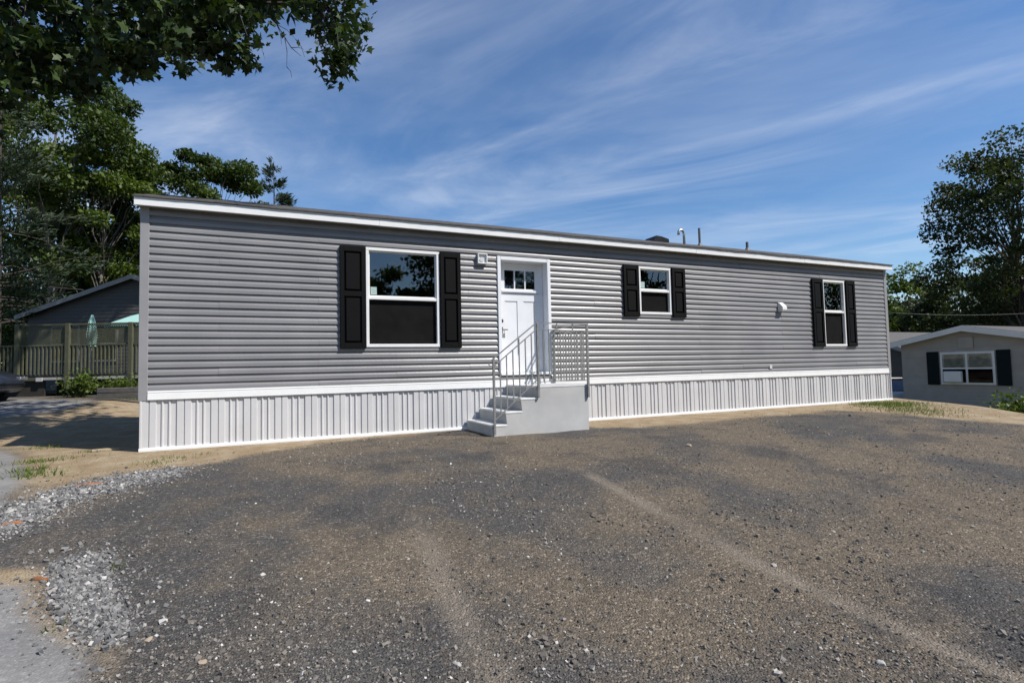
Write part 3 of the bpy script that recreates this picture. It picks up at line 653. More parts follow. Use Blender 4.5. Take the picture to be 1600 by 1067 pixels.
# grass and weeds: one uncountable object
m_grass = attr_ramp_mat('grass_blade', 'hue', [(0, (.04, .07, .010)), (.55, (.09, .14, .022)), (.88, (.17, .19, .045)), (1, (.28, .24, .09))], .7, .25)
def grass(spots, name, label, seed):
    rs = np.random.RandomState(seed); V = []; Hh = []
    for (x, y, r, n, h) in spots:
        p = np.stack([x+rs.normal(0, r, n), y+rs.normal(0, r*.8, n)], 1); zz = height(p[:, 0], p[:, 1])
        a_ = rs.uniform(0, 6.28, n); ln = rs.uniform(.2, .75, n)*h; lean = rs.uniform(.3, 1.8, n)*ln; w = .004+.02*h
        dx, dy = np.cos(a_), np.sin(a_)
        v0 = np.stack([p[:, 0]-dy*w, p[:, 1]+dx*w, zz-.01], 1); v1 = np.stack([p[:, 0]+dy*w, p[:, 1]-dx*w, zz-.01], 1)
        v2 = np.stack([p[:, 0]+dx*lean, p[:, 1]+dy*lean, zz+ln], 1); V.append(np.stack([v0, v1, v2], 1).reshape(-1, 3)); Hh.append(rs.beta(2, 2, n))
    V = np.concatenate(V); me = np_mesh(name, V, np.arange(len(V)).reshape(-1, 3), m_grass, {'hue': ('FACE', np.concatenate(Hh))}); put(name, me, label=label, cat='grass', kind='stuff')
spots = []
rg = random.Random(4)
def gpx(px, py, r, n, h): q = ground_px(px, py); spots.append((q[0], q[1], r, n, h))
for px, py, r, n, h in [(55, 722, .13, 160, .09), (75, 700, .12, 90, .08), (60, 742, .14, 150, .1), (45, 735, .1, 110, .1), (140, 706, .08, 50, .07), (250, 722, .12, 90, .07), (275, 715, .10, 70, .06), (320, 710, .07, 30, .05), (100, 715, .2, 70, .06), (180, 888, .03, 22, .05), (80, 985, .03, 16, .05), (640, 675, .1, 30, .04),
    (1385, 631, .35, 700, .12), (1395, 634, .4, 800, .12), (1425, 641, .4, 600, .11), (1460, 647, .3, 150, .08), (1350, 632, .2, 70, .06), (1440, 645, .5, 160, .06), (150, 635, .5, 500, .12), (190, 632, .5, 500, .12), (215, 640, .35, 240, .1), (120, 648, .2, 60, .08), (1250, 648, .2, 40, .05)]: gpx(px, py, r, n, h)
grass(spots, 'grass', 'sparse weeds and grass tufts in the sandy strips', 5)

# ------------------------------------------------------------------ neighbour on the left: deck, house, parasols
DE = np.array([.9119, -.4099]); DZ = .42; DRZ = math.atan2(DE[1], DE[0])
m_deck = mat('treated_wood', (.085, .088, .052), .85, .2, 6, .3, 40)
m_deckd = mat('dark_skirting', (.03, .028, .024), .9, .2, 6)
deck = empty('wooden_deck', (-5.81, 13.3, DZ), DRZ, label='weathered wooden deck with lattice and baluster railing behind the home', cat='deck')
MB().box(-6.5, 5, -.03, 3.4, .50, .60).build('deck_floor', m_deck, deck)
MB().box(-6.5, -.8, .04, .08, -.2, .495).build('deck_skirting', m_deckd, deck)
MB().box(-.79, 5, .5, .54, -.2, .495).build('deck_skirting', m_deckd, deck)
MB().box(-.9, 5, -.05, -.0305, .52, .60).build('rim_board', mat('pale_board', (.4, .38, .34), .8, .1, 5), deck)
posts = [-5.4, -3.5, -1.62, 0., 2.02, 4.04]
for i, s in enumerate(posts):
    MB().bbox(s-.07, s+.07, -.10, .04, .2, 2.32 if s > -3 else 1.55, .008).build('post', m_deck, deck)
bme = MB().box(-.019, .019, -.019, .019, .70, 1.60).mesh('baluster', m_deck)
for a_, b_ in zip(posts[:-1], posts[1:]):
    hi = a_ > -3
    MB().box(a_+.071, b_-.071, -.06, .03, 1.60, 1.65).build('rail', m_deck, deck)
    MB().box(a_+.071, b_-.071, -.03, .01, .66, .70).build('rail', m_deck, deck)
    s = a_+.17
    while s < b_-.1: put('baluster', bme, deck, (s, -.035, 0)); s += .127
    if hi:
        MB().box(a_+.071, b_-.071, -.06, .03, 2.26, 2.31).build('rail', m_deck, deck)
        lt = MB(); w0, w1, z0, z1 = a_+.075, b_-.075, 1.655, 2.255; p = .075
        for sg in (1, -1):
            c = w0-(z1-z0) if sg > 0 else w0
            while c < (w1 if sg > 0 else w1+(z1-z0)):
                t0 = max(0., (w0-c)/sg if sg > 0 else (c-w1)); t1 = min(z1-z0, (w1-c) if sg > 0 else (c-w0))
                if t1 > t0+.01:
                    y = -.025 if sg > 0 else -.016; hw = .013
                    lt.add([(c+sg*t0-hw, y, z0+t0), (c+sg*t0+hw, y, z0+t0), (c+sg*t1+hw, y, z0+t1), (c+sg*t1-hw, y, z0+t1), (c+sg*t0-hw, y+.006, z0+t0), (c+sg*t0+hw, y+.006, z0+t0), (c+sg*t1+hw, y+.006, z0+t1), (c+sg*t1-hw, y+.006, z0+t1)], [(0, 1, 2, 3), (7, 6, 5, 4), (0, 3, 7, 4), (1, 5, 6, 2)])
                c += p
        lt.build('lattice_panel', m_deck, deck)
pn = put('sign', MB().box(-.1, .1, -.01, .01, -.06, .06).mesh('sign', m_skirt), None, tuple(at(61, 593, 17.4)), DRZ, label='small pale notice on the dark deck skirting', cat='sign')
# house behind the deck
m_nb = mat('dark_grey_siding', (.065, .064, .064), .7, .1, 2)
m_shing = mat('brown_shingle', (.085, .08, .075), .9, .25, 9, .5, 60)
m_trimw = mat('neighbour_trim', (.24, .235, .23), .6, .08, 3)
m_pane2 = glass_mat('dark_glass', 1.35, (.25, .25, .25)); m_pane3 = glass_mat('clear_glass', 1.3, (.8, .82, .82))
def gable_house(name, loc, rz_, half, depth, wall_h, peak_h, eave, label, wmat, tmat, rise_to_back=False, lap=.15):
    h = empty(name, loc, rz_, label=label, cat='house')
    MB().prism([(-half, 0), (half, 0), (half, wall_h), (0, peak_h), (-half, wall_h)], 1, .02, depth).build('wall', wmat, h)
    # lap siding boards on the gable front, each its own piece
    z = .05
    sl_ = (peak_h-wall_h)/half
    while z < peak_h-.1:
        top = z+lap; w0 = half if z <= wall_h else max(0, (peak_h-z)/sl_); w1 = half if top <= wall_h else max(0, (peak_h-top)/sl_)
        if w1 > .1: MB().add([(-w0, 0, z), (w0, 0, z), (w1, .016, top), (-w1, .016, top), (-w0, .0195, z), (w0, .0195, z), (w1, .0195, top), (-w1, .0195, top)], [(0, 1, 2, 3), (0, 4, 5, 1), (0, 3, 7, 4), (1, 5, 6, 2), (4, 7, 6, 5)]).build('siding_board', wmat, h)
        z += lap
    t = .1; oh = .25
    for s in (-1, 1):
        ex, ez = s*(half+eave), wall_h-eave*sl_+.02
        MB().prism([(0, peak_h+.03), (ex, ez), (ex, ez+t), (0, peak_h+.03+t)] if s > 0 else [(0, peak_h+.03), (0, peak_h+.03+t), (ex, ez+t), (ex, ez)], 1, -oh, depth+oh).build('roof', m_shing, h)
        MB().prism([(0, peak_h-.07), (ex, ez-.10), (ex, ez+t-.015), (0, peak_h+t+.015)], 1, -oh-.03, -oh-.002).build('rake_board', tmat, h)
    return h
pk = at(212, 432, 23); nbase = .45
nh = gable_house('grey_house', (float(pk[0]), float(pk[1]), nbase), DRZ, 4.5, 9, 3.20, 4.70, .35, 'dark grey gabled house behind the wooden deck on the left', m_nb, m_trimw)
for s in (-2.9, -1.3):
    f = MB().box(s-.6, s+.6, -.05, -.001, 1.2, 2.75).build('window', m_trimw, nh)
    MB().box(s-.52, s+.52, -.056, -.0505, 1.28, 1.95).build('pane', m_pane2, f); MB().box(s-.52, s+.52, -.056, -.0505, 2.0, 2.67).build('pane', m_pane2, f)
m_mint = mat('mint_canvas', (.30, .50, .46), .8, .06, 4)
m_pole = mat('pole_metal', (.3, .3, .3), .4, .05, 10, metal=.6)
def parasol(px, depth, ztop, opened, label):
    q = at(px, 500, depth); zb = DZ+.6; u = empty('patio_parasol', (float(q[0]), float(q[1]), zb), label=label, cat='parasol', group='mint patio parasols'); h = ztop-zb
    MB().tube([(0, 0, 0), (0, 0, h)], .022, 8).build('pole', m_pole, u); MB().tube([(0, 0, 0), (0, 0, .06), (0, 0, .1)], [.25, .24, .05], 12).build('base', m_deckd, u)
    n = 8; mb = MB()
    if opened:
        rings = [(.03, h), (.7, h-.22), (1.35, h-.5)]
        vs = [(r*math.cos(2*math.pi*k/n)*(1 if k % 1 == 0 else 1), r*math.sin(2*math.pi*k/n), z) for r, z in rings for k in range(n)]
        vs += [(1.35*math.cos(2*math.pi*k/n), 1.35*math.sin(2*math.pi*k/n), h-.62) for k in range(n)]
        mb.add(vs, [(i*n+k, i*n+(k+1) % n, (i+1)*n+(k+1) % n, (i+1)*n+k) for i in range(3) for k in range(n)])
    else:
        n = 16; rings = [(.03, h), (.10, h-.25), (.16, h-.7), (.13, h-1.1)]
        vs = [(r*(1 if k % 2 else .55)*math.cos(2*math.pi*k/n), r*(1 if k % 2 else .55)*math.sin(2*math.pi*k/n), z) for r, z in rings for k in range(n)]
        mb.add(vs, [(i*n+k, i*n+(k+1) % n, (i+1)*n+(k+1) % n, (i+1)*n+k) for i in range(3) for k in range(n)])
    mb.build('canopy', m_mint, u)
parasol(236, 19.2, 3.28, True, 'open mint parasol showing its edge past the home corner')
parasol(144, 19.0, 3.17, False, 'folded mint parasol standing behind the deck lattice')
# low planting bed with timber edging in front of the deck
m_timber = mat('edging_timber', (.10, .095, .09), .9, .2, 8, .3, 30)
q0, q1 = at(158, 617, 15.3), at(236, 614, 15.3)
for k_ in range(2):
    o = MB().bbox(-.9, .9, -.08, .08, 0, .14, .012).build('edging_timber', m_timber, loc=(float(q0[0]+.75), float(q0[1]-.3), .40+k_*.145), rz=DRZ+.01*k_, label='%s grey timber edging the weedy bed beside the home' % ('lower' if k_ == 0 else 'upper'), cat='timber')

# ------------------------------------------------------------------ trees
def ramp_leaf(name, dark, midc, light, tr=.3): return attr_ramp_mat(name, 'hue', [(0, dark), (.5, midc), (1, light)], .55, tr, .35)
m_leafA = ramp_leaf('leaf_deep_green', (.021, .037, .008), (.048, .079, .014), (.098, .135, .023))
m_leafB = ramp_leaf('leaf_yellow_green', (.034, .056, .009), (.076, .118, .016), (.14, .182, .027))
m_leafC = ramp_leaf('leaf_dull_green', (.016, .026, .008), (.035, .050, .015), (.066, .084, .023))
m_leafD = ramp_leaf('leaf_shaded_maple', (.012, .024, .008), (.026, .048, .013), (.06, .095, .02), .18)  # leaf colours darkened to carry the shade on the overhanging bough
m_needle = ramp_leaf('pine_needle', (.016, .030, .016), (.032, .052, .026), (.062, .082, .038), .15)
m_barkg = mat('grey_bark', (.15, .14, .125), .95, .3, 5, .8, 18)
m_barkd = mat('dark_bark', (.06, .05, .042), .95, .3, 5, .8, 18)
QUAD = np.array([(0, 0, 0), (.5, .32, .06), (1.0, 0, 0), (.5, -.32, .06)])
MAPLE = np.array([(0, 0, 0), (.12, .30, .02), (.30, .22, 0), (.46, .50, .03), (.58, .22, 0), (1.0, .02, -.03), (.58, -.2, 0), (.48, -.5, .03), (.30, -.22, 0), (.12, -.32, .02)])
def leaf_mesh(name, P, size, mat_, rs, shape=QUAD, dirs=None, hue=None, up=.0):
    n = len(P); k = len(shape)
    d = rs.normal(size=(n, 3)) if dirs is None else dirs+rs.normal(size=(n, 3))*.45
    d[:, 2] -= up; d /= np.linalg.norm(d, axis=1, keepdims=True)
    nn = rs.normal(size=(n, 3)); nn[:, 2] += 1.1; b = np.cross(nn, d); b /= np.linalg.norm(b, axis=1, keepdims=True)+1e-9; c = np.cross(d, b)
    sz = size*rs.uniform(.5, 1.25, n)
    V = P[:, None, :]+sz[:, None, None]*(shape[None, :, 0:1]*d[:, None]+shape[None, :, 1:2]*b[:, None]+shape[None, :, 2:3]*c[:, None])
    Fq = np.arange(n*k).reshape(n, k); hu = rs.beta(2, 2.2, n) if hue is None else np.clip(hue+rs.normal(0, .13, n), 0, 1)
    return np_mesh(name, V.reshape(-1, 3), Fq, mat_, {'hue': ('FACE', hu)})
def wob(p, q, r0, r1, mb, rs, n=6, amp=.06, k=6):
    p, q = np.array(p, float), np.array(q, float); L = np.linalg.norm(q-p); pts = []; off = np.zeros(3)
    for i in range(n+1):
        t = i/n; pts.append(p+(q-p)*t+off+np.array([0, 0, math.sin(t*math.pi)*.06*L])); off = off+rs.normal(0, amp*L/n, 3)
    mb.tube(pts, list(np.linspace(r0, r1, n+1)), k, False); return pts
def broadleaf(name, x, y, H, rx, z0, n_leaf, size, lmat, bmat, label, seed, r0=.22, lean=(0, 0), nclump=46, group=None, cl=.5, limbs=True, gz=None, coff=(0, 0)):
    rs = np.random.RandomState(seed); g = float(height(x, y)) if gz is None else gz
    t = empty(name, (x, y, g), label=label, cat='tree', group=group)
    tr = MB(); top = np.array([lean[0], lean[1], H*.86])
    tp = []; 
    for i in range(9):
        f = i/8; tp.append(top*f+np.array([rs.normal(0, .09)*f*2, rs.normal(0, .09)*f*2, 0]))
    tr.tube([tp[0]+np.array([0, 0, -.3])]+tp, [r0*1.5]+[max(r0*(1-f*.93), .02) for f in np.linspace(0, 1, 9)], 9, False)
    cz = (z0+H)/2; rz_ = (H-z0)/2; cl_c = []
    tries = 0
    while len(cl_c) < nclump and tries < 6000:
        tries += 1; v = rs.normal(size=3); v /= np.linalg.norm(v); rr = rs.uniform(.35, 1)**.55
        w = 1-.25*max(0, -v[2])                    # egg shaped
        c = np.array([coff[0]+lean[0]*.6+v[0]*rx*rr*w, coff[1]+lean[1]*.6+v[1]*rx*rr*w, cz+v[2]*rz_*rr])
        if all(np.linalg.norm(c-o) > rx*(.20 if nclump < 100 else .15) for o in cl_c): cl_c.append(c)
    cl_c = np.array(cl_c)
    for c in cl_c:
        if rs.rand() < .75 and limbs:
            f = np.clip((c[2]/H)*.72-.05*rs.rand(), .55 if coff[0] else .12, .9); i = f*8; a_ = tp[int(i)]+(tp[min(int(i)+1, 8)]-tp[int(i)])*(i-int(i))
            wob(a_, c, max(r0*.32*(1-f), .02), .012, tr, rs, 5, .12, 5)
    tr.build('trunk', bmat, t, True)
    k = rs.randint(0, len(cl_c), n_leaf); s = rx*cl*rs.uniform(.35, .62, len(cl_c))
    u = rs.normal(size=(n_leaf, 3)); u /= np.linalg.norm(u, axis=1, keepdims=True); u *= (rs.rand(n_leaf, 1)**.45)
    P = cl_c[k]+u*s[k][:, None]*np.array([1.05, 1.05, .62]); base = rs.beta(2, 2, len(cl_c))
    me = leaf_mesh('crown', P, size, lmat, rs, hue=base[k]*.6+.2); put('crown', me, t); return t
def pine(name, x, y, H, rx, z0, n, label, seed, r0=.22, group=None, size=.30):
    rs = np.random.RandomState(seed); g = float(height(x, y)); t = empty(name, (x, y, g), label=label, cat='tree', group=group); tr = MB()
    tr.tube([(0, 0, -.3), (0, 0, 0), (rs.normal(0, .1), rs.normal(0, .1), H*.5), (0, 0, H)], [r0*1.3, r0, r0*.6, .02], 9, False)
    P = []; Dr = []; nb = 70
    for b in range(nb):
        f = (b+rs.rand())/nb; z = z0+(H-z0)*f; L = rx*(1-f**1.4)*rs.uniform(.55, 1.1)+.25; a_ = rs.uniform(0, 6.28)
        dr = np.array([math.cos(a_), math.sin(a_), rs.uniform(-.18, .22)+.35*f]); st = np.array([0, 0, z]); en = st+dr*L+np.array([0, 0, -.08*L])
        wob(st, en, max(.05*(1-f), .014), .008, tr, rs, 4, .08, 4); m = max(int(n/nb*(L/rx)), 12); tt = rs.uniform(.3, 1.05, m)
        side = np.cross(dr, (0, 0, 1)); P.append(st+(en-st)*tt[:, None]+side*rs.normal(0, .17*L, m)[:, None]*(1.2-tt)[:, None]+rs.normal(0, .10, (m, 3))); Dr.append(np.tile(dr+np.array([0, 0, .25]), (m, 1)))
    tr.build('trunk', m_barkd, t, True); P = np.concatenate(P); Dr = np.concatenate(Dr)
    sh = np.array([(0, 0, 0), (.5, .10, .02), (1, 0, 0), (.5, -.10, .02)]); put('crown', leaf_mesh('crown', P, size, m_needle, rs, sh, Dr), t); return t
def px_base(px, depth): q = at(px, 590, depth); return float(q[0]), float(q[1])
gl = 'trees in the wood behind the left neighbour'
def top_h(py, px, depth, gz=.4): return (float(at(px, py, depth)[2])-gz)*1.06
x, y = px_base(75, 31);  broadleaf('oak_tree', x, y, top_h(100, 75, 31), 4.6, 6.5, 27000, .26, m_leafA, m_barkg, 'tall dark oak with bare grey trunk at the far left', 1, .28, nclump=60, group=gl)
x, y = px_base(158, 33); broadleaf('maple_tree', x, y, top_h(195, 160, 33), 3.6, 4.8, 18000, .25, m_leafB, m_barkg, 'bright green tree with slim pale trunk above the house roof', 2, .2, nclump=50, group=gl)
x, y = px_base(238, 37); broadleaf('oak_tree', x, y, top_h(212, 252, 37), 2.8, 4.6, 15000, .25, m_leafA, m_barkg, 'rounded oak crown showing just above the left end of the roof', 3, .2, nclump=34, group=gl, cl=.55)
x, y = px_base(325, 36); broadleaf('oak_tree', x, y, top_h(226, 325, 36), 3.3, 4.6, 20000, .25, m_leafA, m_barkg, 'second oak crown above the roof, left of the small pine', 4, .2, nclump=38, group=gl, cl=.55)
x, y = px_base(428, 42); pine('pine_tree', x, y, top_h(262, 425, 42), 2.9, 5.5, 15000, 'small pine tip rising above the roof line', 5, .18, gl, .48)
x, y = px_base(-10, 25); pine('pine_tree', x, y, 14.8, 4.6, 3.0, 17000, 'dark pine with drooping boughs at the left picture edge', 6, .26, gl, .34)
x, y = px_base(105, 40); broadleaf('maple_tree', x, y, 13, 4.0, 2.0, 11000, .30, m_leafA, m_barkd, 'dense dark tree between the two grey trunks', 7, .22, nclump=50, group=gl)
x, y = px_base(200, 41); broadleaf('maple_tree', x, y, 12.5, 3.8, 1.5, 10000, .30, m_leafB, m_barkd, 'leafy tree filling the gap beside the home corner', 8, .22, nclump=50, group=gl)
x, y = px_base(20, 38); broadleaf('maple_tree', x, y, 19.5, 4.8, 1.5, 10000, .32, m_leafA, m_barkd, 'shady tree behind the drooping pine', 9, .25, nclump=50, group=gl)
x, y = px_base(290, 44); broadleaf('maple_tree', x, y, 15.5, 5.0, 1.5, 8000, .32, m_leafB, m_barkd, 'low tree crown between the oaks along the roof edge', 10, .22, nclump=44, group=gl)
broadleaf('oak_tree', -8.0, 8.0, 19.5, 5.6, 11.8, 15000, .32, m_leafA, m_barkd, 'huge unseen oak left of the view, added to shade the deck', 61, .4, (0, 0), 90, gl, .55, coff=(4.9, 1.5))  # out-of-view tree added so its crown throws shade on the deck
gr = 'trees behind the right neighbour'
x, y = px_base(1604, 37); broadleaf('maple_tree', x, y, top_h(224, 1560, 37, -1.2), 5.3, 2.6, 27000, .27, m_leafC, m_barkd, 'tall spreading tree over the right neighbour roof', 21, .32, nclump=120, group=gr, cl=.40, gz=-1.2)
x, y = px_base(1512, 43); broadleaf('maple_tree', x, y, 10.0, 4.2, 1.2, 12000, .30, m_leafC, m_barkd, 'dark bushy tree behind the right neighbour gable', 22, .22, nclump=50, group=gr, gz=-1.2)
x, y = px_base(1425, 50); broadleaf('maple_tree', x, y, top_h(428, 1415, 50, -1.2), 3.7, 1.2, 9000, .32, m_leafB, m_barkd, 'small sunlit green tree just past the far end of the home', 23, .2, nclump=40, group=gr, gz=-1.2)
x, y = px_base(1640, 44); broadleaf('maple_tree', x, y, 12, 4.6, 1.5, 10000, .32, m_leafC, m_barkd, 'dark tree at the right picture edge', 24, .25, nclump=50, group=gr, gz=-1.2)
# trees across the road, behind the camera: mirrored in the window glass
gm = 'trees mirrored in the window glass'
broadleaf('maple_tree', 15.3, -25, 16, 7.0, 1.5, 17000, .36, m_leafA, m_barkd, 'tall tree mirrored at the right of the large window', 31, .3, nclump=80, group=gm)
broadleaf('maple_tree', 7.6, -29, 7.8, 3.8, .6, 10000, .34, m_leafA, m_barkd, 'low round tree mirrored at the foot of the large window', 32, .2, group=gm)
broadleaf('maple_tree', 27, -26, 16, 6.5, 1.5, 15000, .38, m_leafA, m_barkd, 'tree mirrored in the two smaller windows', 33, .3, group=gm)
broadleaf('maple_tree', 46, -25, 16, 7.5, 1.5, 12000, .38, m_leafA, m_barkd, 'tree mirrored in the far narrow window', 34, .3, group=gm)

# big maple whose bough hangs into the picture from the upper left
def at_y(px, py, Y):
    d = at(px, py, 1.0)-CAM; return CAM+d*((Y-CAM[1])/d[1])
rs = np.random.RandomState(77); bx, by = -9.2, 1.6; bg_ = float(height(bx, by))
big = empty('maple_tree', (bx, by, bg_), label='large maple whose dark leafy bough hangs into the upper left', cat='tree')
O = np.array([bx, by, bg_]); tr = MB()
tr.tube([(0, 0, -.3), (0, 0, 0), (.1, 0, 3), (.3, .1, 6), (.6, 0, 9.5), (.8, .1, 13)], [.55, .42, .36, .3, .2, .05], 12, False)
fringe = [(-160, 260), (-60, 240), (0, 170), (45, 150), (95, 150), (135, 162), (160, 108), (200, 122), (222, 130), (240, 86), (280, 104), (318, 70), (355, 124), (398, 105), (412, 34), (440, 14), (462, 30), (490, 46), (522, 138), (545, 108), (566, 92), (569, 0), (575, -120)]
fx = [p[0] for p in fringe]; fy = [p[1] for p in fringe]
limb_ends = [(-5.5, .6, 6.4), (-3.2, 1.0, 6.2), (-2.0, .3, 6.6), (-.6, .7, 6.9), (.6, .5, 7.1), (1.2, .6, 7.2)]
st = np.array([.25, .05, 5.0]); pts_l = []
for e in limb_ends:
    pts_l += wob(st, np.array(e)-O, .12, .022, tr, rs, 10, .09, 7)
pts_l = np.array(pts_l)
cl_c = []; 
for i in range(520):
    px = rs.uniform(-170, 566); lim = np.interp(px, fx, fy); py = lim-14-rs.rand()**1.2*(lim+260)
    if px > 405 and px < 470 and py > -10: continue
    if rs.rand() < .12: continue
    cl_c.append(at_y(px, py, rs.uniform(-.7, 1.9)))
for (px, py) in [(135, 150), (222, 118), (355, 112), (372, 95), (330, 85), (522, 125), (530, 110), (545, 92), (556, 70), (515, 95), (20, 150), (60, 138), (110, 140), (280, 92), (300, 80), (500, 55), (520, 60), (555, 35), (540, 20), (150, 110), (200, 108), (250, 78)]:
    cl_c.append(at_y(px, py-10, rs.uniform(-.3, .5)))
cl_c = np.array(cl_c)-O
for c in cl_c:
    if rs.rand() < .45:
        dd = np.linalg.norm(pts_l-c, axis=1); j = dd.argmin()
        if dd[j] < 2.6: wob(pts_l[j], c, .016, .004, tr, rs, 4, .12, 4)
tw = [at_y(415, -40, .2), at_y(432, 38, .2), at_y(455, 75, .25), at_y(470, 88, .25)]
tr.tube([p-O for p in tw], [.014, .009, .006, .003], 5)
for a_, b_ in (((432, 38), (440, 70)), ((455, 75), (475, 78)), ((445, 60), (448, 105)), ((432, 38), (462, 62)), ((448, 105), (456, 122)), ((462, 62), (476, 90))): tr.tube([at_y(*a_, .22)-O, at_y((a_[0]+b_[0])/2+2, (a_[1]+b_[1])/2-2, .22)-O, at_y(*b_, .22)-O], [.006, .004, .002], 4)
tr.build('trunk', m_barkd, big, True)
def blob(c, n, r): 
    u = rs.normal(size=(n, 3)); u /= np.linalg.norm(u, axis=1, keepdims=True); return c+u*(rs.rand(n, 1)**.5)*np.array([r, r, r*.6])
P = np.concatenate([blob(c, 34, rs.uniform(.20, .36)) for c in cl_c])
put('crown', leaf_mesh('crown', P, .15, m_leafD, rs, MAPLE, up=.5), big)
uc = []
while len(uc) < 230:
    v = rs.uniform(-1, 1, 3)
    if v @ v > 1: continue
    c = np.array([-5.2, 1.8, 10.2])+v*np.array([7.2, 3.6, 4.2])
    if c[2] < 7.6 or c[1] < -.9-(c[2]-7.6)*.25: continue
    uc.append(c-O)
P = np.concatenate([blob(c, 60, rs.uniform(.5, .9)) for c in uc])
put('crown', leaf_mesh('crown', P, .26, m_leafD, rs, QUAD), big)

# far wood that reads as one mass
def wood(name, label, spans, seed, lm):
    rs = np.random.RandomState(seed); P = []
    for (pa, pb, d0, d1, h, zb, n) in spans:
        px = rs.uniform(pa, pb, n); dp = rs.uniform(d0, d1, n); hh = h*(.55+.6*fbm(px*.03, dp*.2, 1.0, 3, seed)); zz = zb+hh*rs.rand(n)**.8
        q = np.array([at(a_, 590, b_) for a_, b_ in zip(px, dp)]); q[:, 2] = zz; P.append(q)
    P = np.concatenate(P); put(name, leaf_mesh(name, P, .62, lm, rs), label=label, cat='woodland', kind='stuff')
wood('woodland', 'dark mass of far trees closing the view behind the houses', [(-420, 480, 46, 54, 11, .3, 38000), (480, 1380, 52, 60, 7, -.5, 9000), (1380, 2000, 52, 60, 9.0, -1.4, 30000)], 41, m_leafC)
# shrub by the deck and bush on the bank
def shrub(name, loc, r, h, n, size, lm, label, seed):
    rs = np.random.RandomState(seed); t = empty(name, loc, label=label, cat='shrub'); st_ = MB()
    ends = [np.array([rs.uniform(-r, r)*.7, rs.uniform(-r, r)*.7, h*rs.uniform(.5, 1)]) for _ in range(14)]
    for e in ends: wob((0, 0, -.05), e, .012, .004, st_, rs, 4, .12, 4)
    st_.build('stem', m_barkd, t); k = rs.randint(0, 14, n); f = rs.uniform(.35, 1.08, n)
    P = np.array(ends)[k]*f[:, None]+rs.normal(0, r*.16, (n, 3)); P[:, 2] = np.abs(P[:, 2]); put('foliage', leaf_mesh('foliage', P, size, lm, rs), t)
q = at(1568, 634, 15.8); shrub('shrub', (float(q[0]), float(q[1]), float(height(q[0], q[1]))), 1.0, float(q[2]-height(q[0], q[1]))+.2, 1600, .13, m_leafB, 'bright green bush on the bank below the right neighbour', 51)
q = at(125, 610, 16.2); shrub('shrub', (float(q[0]), float(q[1]), .40), .6, .75, 900, .10, m_leafB, 'weedy bush at the foot of the deck', 52)
q = at(188, 600, 16.4); shrub('shrub', (float(q[0]), float(q[1]), .40), .7, .55, 900, .10, m_leafB, 'low green weeds under the deck next to the home corner', 53)

# ------------------------------------------------------------------ right neighbour
m_rn = mat('neighbour_siding', (.35, .32, .29), .7, .08, 3)
m_rnt = mat('neighbour_white', (.72, .71, .69), .6, .05, 3)
rn = gable_house('tan_house', (22.0, 2.18, -1.25), -math.pi/2, 2.12, 14, 2.82, 3.25, .28, 'tan-grey gabled home with dark shutters down the bank on the right', m_rn, m_rnt, lap=.115)
# local x runs along world -y
f = MB().box(-.80, .80, -.05, -.001, 1.34, 2.47).build('window', m_rnt, rn)
for a_, b_ in ((-.73, -.035), (.035, .73)):
    for c, d in ((1.41, 1.87), (1.93, 2.40)): MB().box(a_, b_, -.062, -.056, c, d).build('pane', m_pane3 if c > 1.5 else m_pane2, f)
    MB().box(a_+.05, b_-.05, -.0535, -.0515, 1.93, 2.38).build('curtain', mat('curtain', (.45, .43, .40), .9, .3, 6), f)
MB().bbox(-.66, -.12, -.2, -.06, 1.42, 1.80, .02).build('window_unit', m_rnt, rn)
for s in (-1.24, .84): MB().bbox(s, s+.38, -.05, -.0165, 1.32, 2.50, .008).build('shutter', mat('green_black_shutter', (.008, .014, .016), .7, .1, 8, spec=.1), rn)
MB().bbox(-.22, .22, -.04, -.001, 2.58, 2.98, .006).build('gable_vent', m_rn, rn)
bh = gable_house('grey_house', (27.0, 9.5, -1.25), -math.pi/2, 2.3, 12, 2.75, 3.6, .3, 'shaded house behind, glimpsed between the home and the tan house', m_nb, m_trimw)
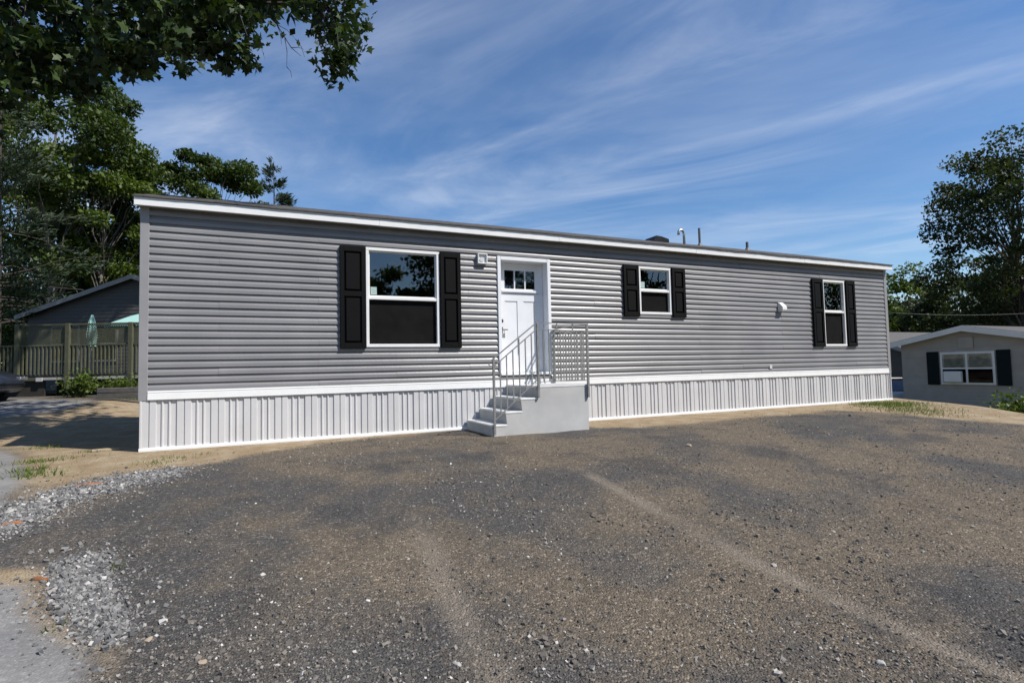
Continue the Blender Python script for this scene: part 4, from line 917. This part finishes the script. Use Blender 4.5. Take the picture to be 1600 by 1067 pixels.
# ------------------------------------------------------------------ cars, mostly hidden
m_tyre = mat('tyre_rubber', (.015, .015, .015), .85, .1, 20)
m_carg = glass_mat('car_glass', 1.6, (.1, .1, .1)); m_rim = mat('alloy_rim', (.4, .4, .41), .3, .05, 10, metal=.8)
def car(loc, rz_, color, label):
    paint = mat('car_paint', color, .25, .03, 3, spec=.6); t = empty('parked_car', loc, rz_, label=label, cat='car')
    st = [(-2.25, .45, .62, .70), (-2.1, .30, .86, .82), (-1.5, .24, .98, .88), (-.6, .24, 1.0, .9), (.7, .24, .98, .9), (1.5, .24, .90, .88), (2.05, .30, .76, .82), (2.25, .42, .58, .70)]
    mb = MB(); vs = []; n = 10
    for x, zb, zt2, w in st:
        vs += [(x, -w*.85, zb), (x, -w*.98, zb+.1), (x, -w, (zb+zt2)/2), (x, -w*.96, zt2-.1), (x, -w*.82, zt2), (x, w*.82, zt2), (x, w*.96, zt2-.1), (x, w, (zb+zt2)/2), (x, w*.98, zb+.1), (x, w*.85, zb)]
    fs = [(i*n+k, i*n+(k+1) % n, (i+1)*n+(k+1) % n, (i+1)*n+k) for i in range(len(st)-1) for k in range(n)]+[tuple(range(n)), tuple(range(7*n, 8*n))]
    mb.add(vs, fs).build('body', paint, t, True)
    cab = [(-1.75, .97, .72), (-1.15, 1.40, .58), (.1, 1.44, .6), (.95, .97, .74)]
    mb = MB(); vs = []
    for x, zt2, w in cab: vs += [(x, -.76, .96), (x, -w, zt2), (x, w, zt2), (x, .76, .96)]
    mb.add(vs, [(i*4+k, i*4+k+1, (i+1)*4+k+1, (i+1)*4+k) for i in range(3) for k in range(3)]).build('windows', m_carg, t)
    MB().bbox(-1.2, .15, -.6, .6, 1.40, 1.46, .02).build('car_roof', paint, t)
    for x in (-1.38, 1.38):
        for s in (-1, 1):
            w = MB().tube([(x, s*.70, .32), (x, s*.905, .32)], .32, 22).build('wheel', m_tyre, t); MB().tube([(x, s*.9055, .32), (x, s*.915, .32)], .19, 16).build('rim', m_rim, w)
    for s in (-1, 1): MB().bbox(2.10, 2.24, s*.62-.14, s*.62+.14, .60, .70, .02).build('headlight', m_rim, t)
    return t
q = at(1406, 615, 21.5); car((float(q[0])+1.0, float(q[1])+1.9, -1.2), rad(75), (.5, .47, .44), 'white car parked between the far end and the tan house')
q = at(0, 600, 14.6); car((float(q[0])-1.95, float(q[1])+.55, float(height(q[0], q[1]))-.02), rad(-18), (.015, .018, .025), 'black car nosing in at the left picture edge')
# overhead line on the right
A_, B_ = at(1330, 484, 30), at(1640, 488, 30)
pts = [A_+(B_-A_)*t+np.array([0, 0, -.22*math.sin(math.pi*t)]) for t in np.linspace(0, 1, 14)]
MB().tube(pts, .008, 5).build('power_line', mat('cable', (.06, .06, .06), .6, .05, 5), label='thin overhead cable in front of the right-hand trees', cat='cable')
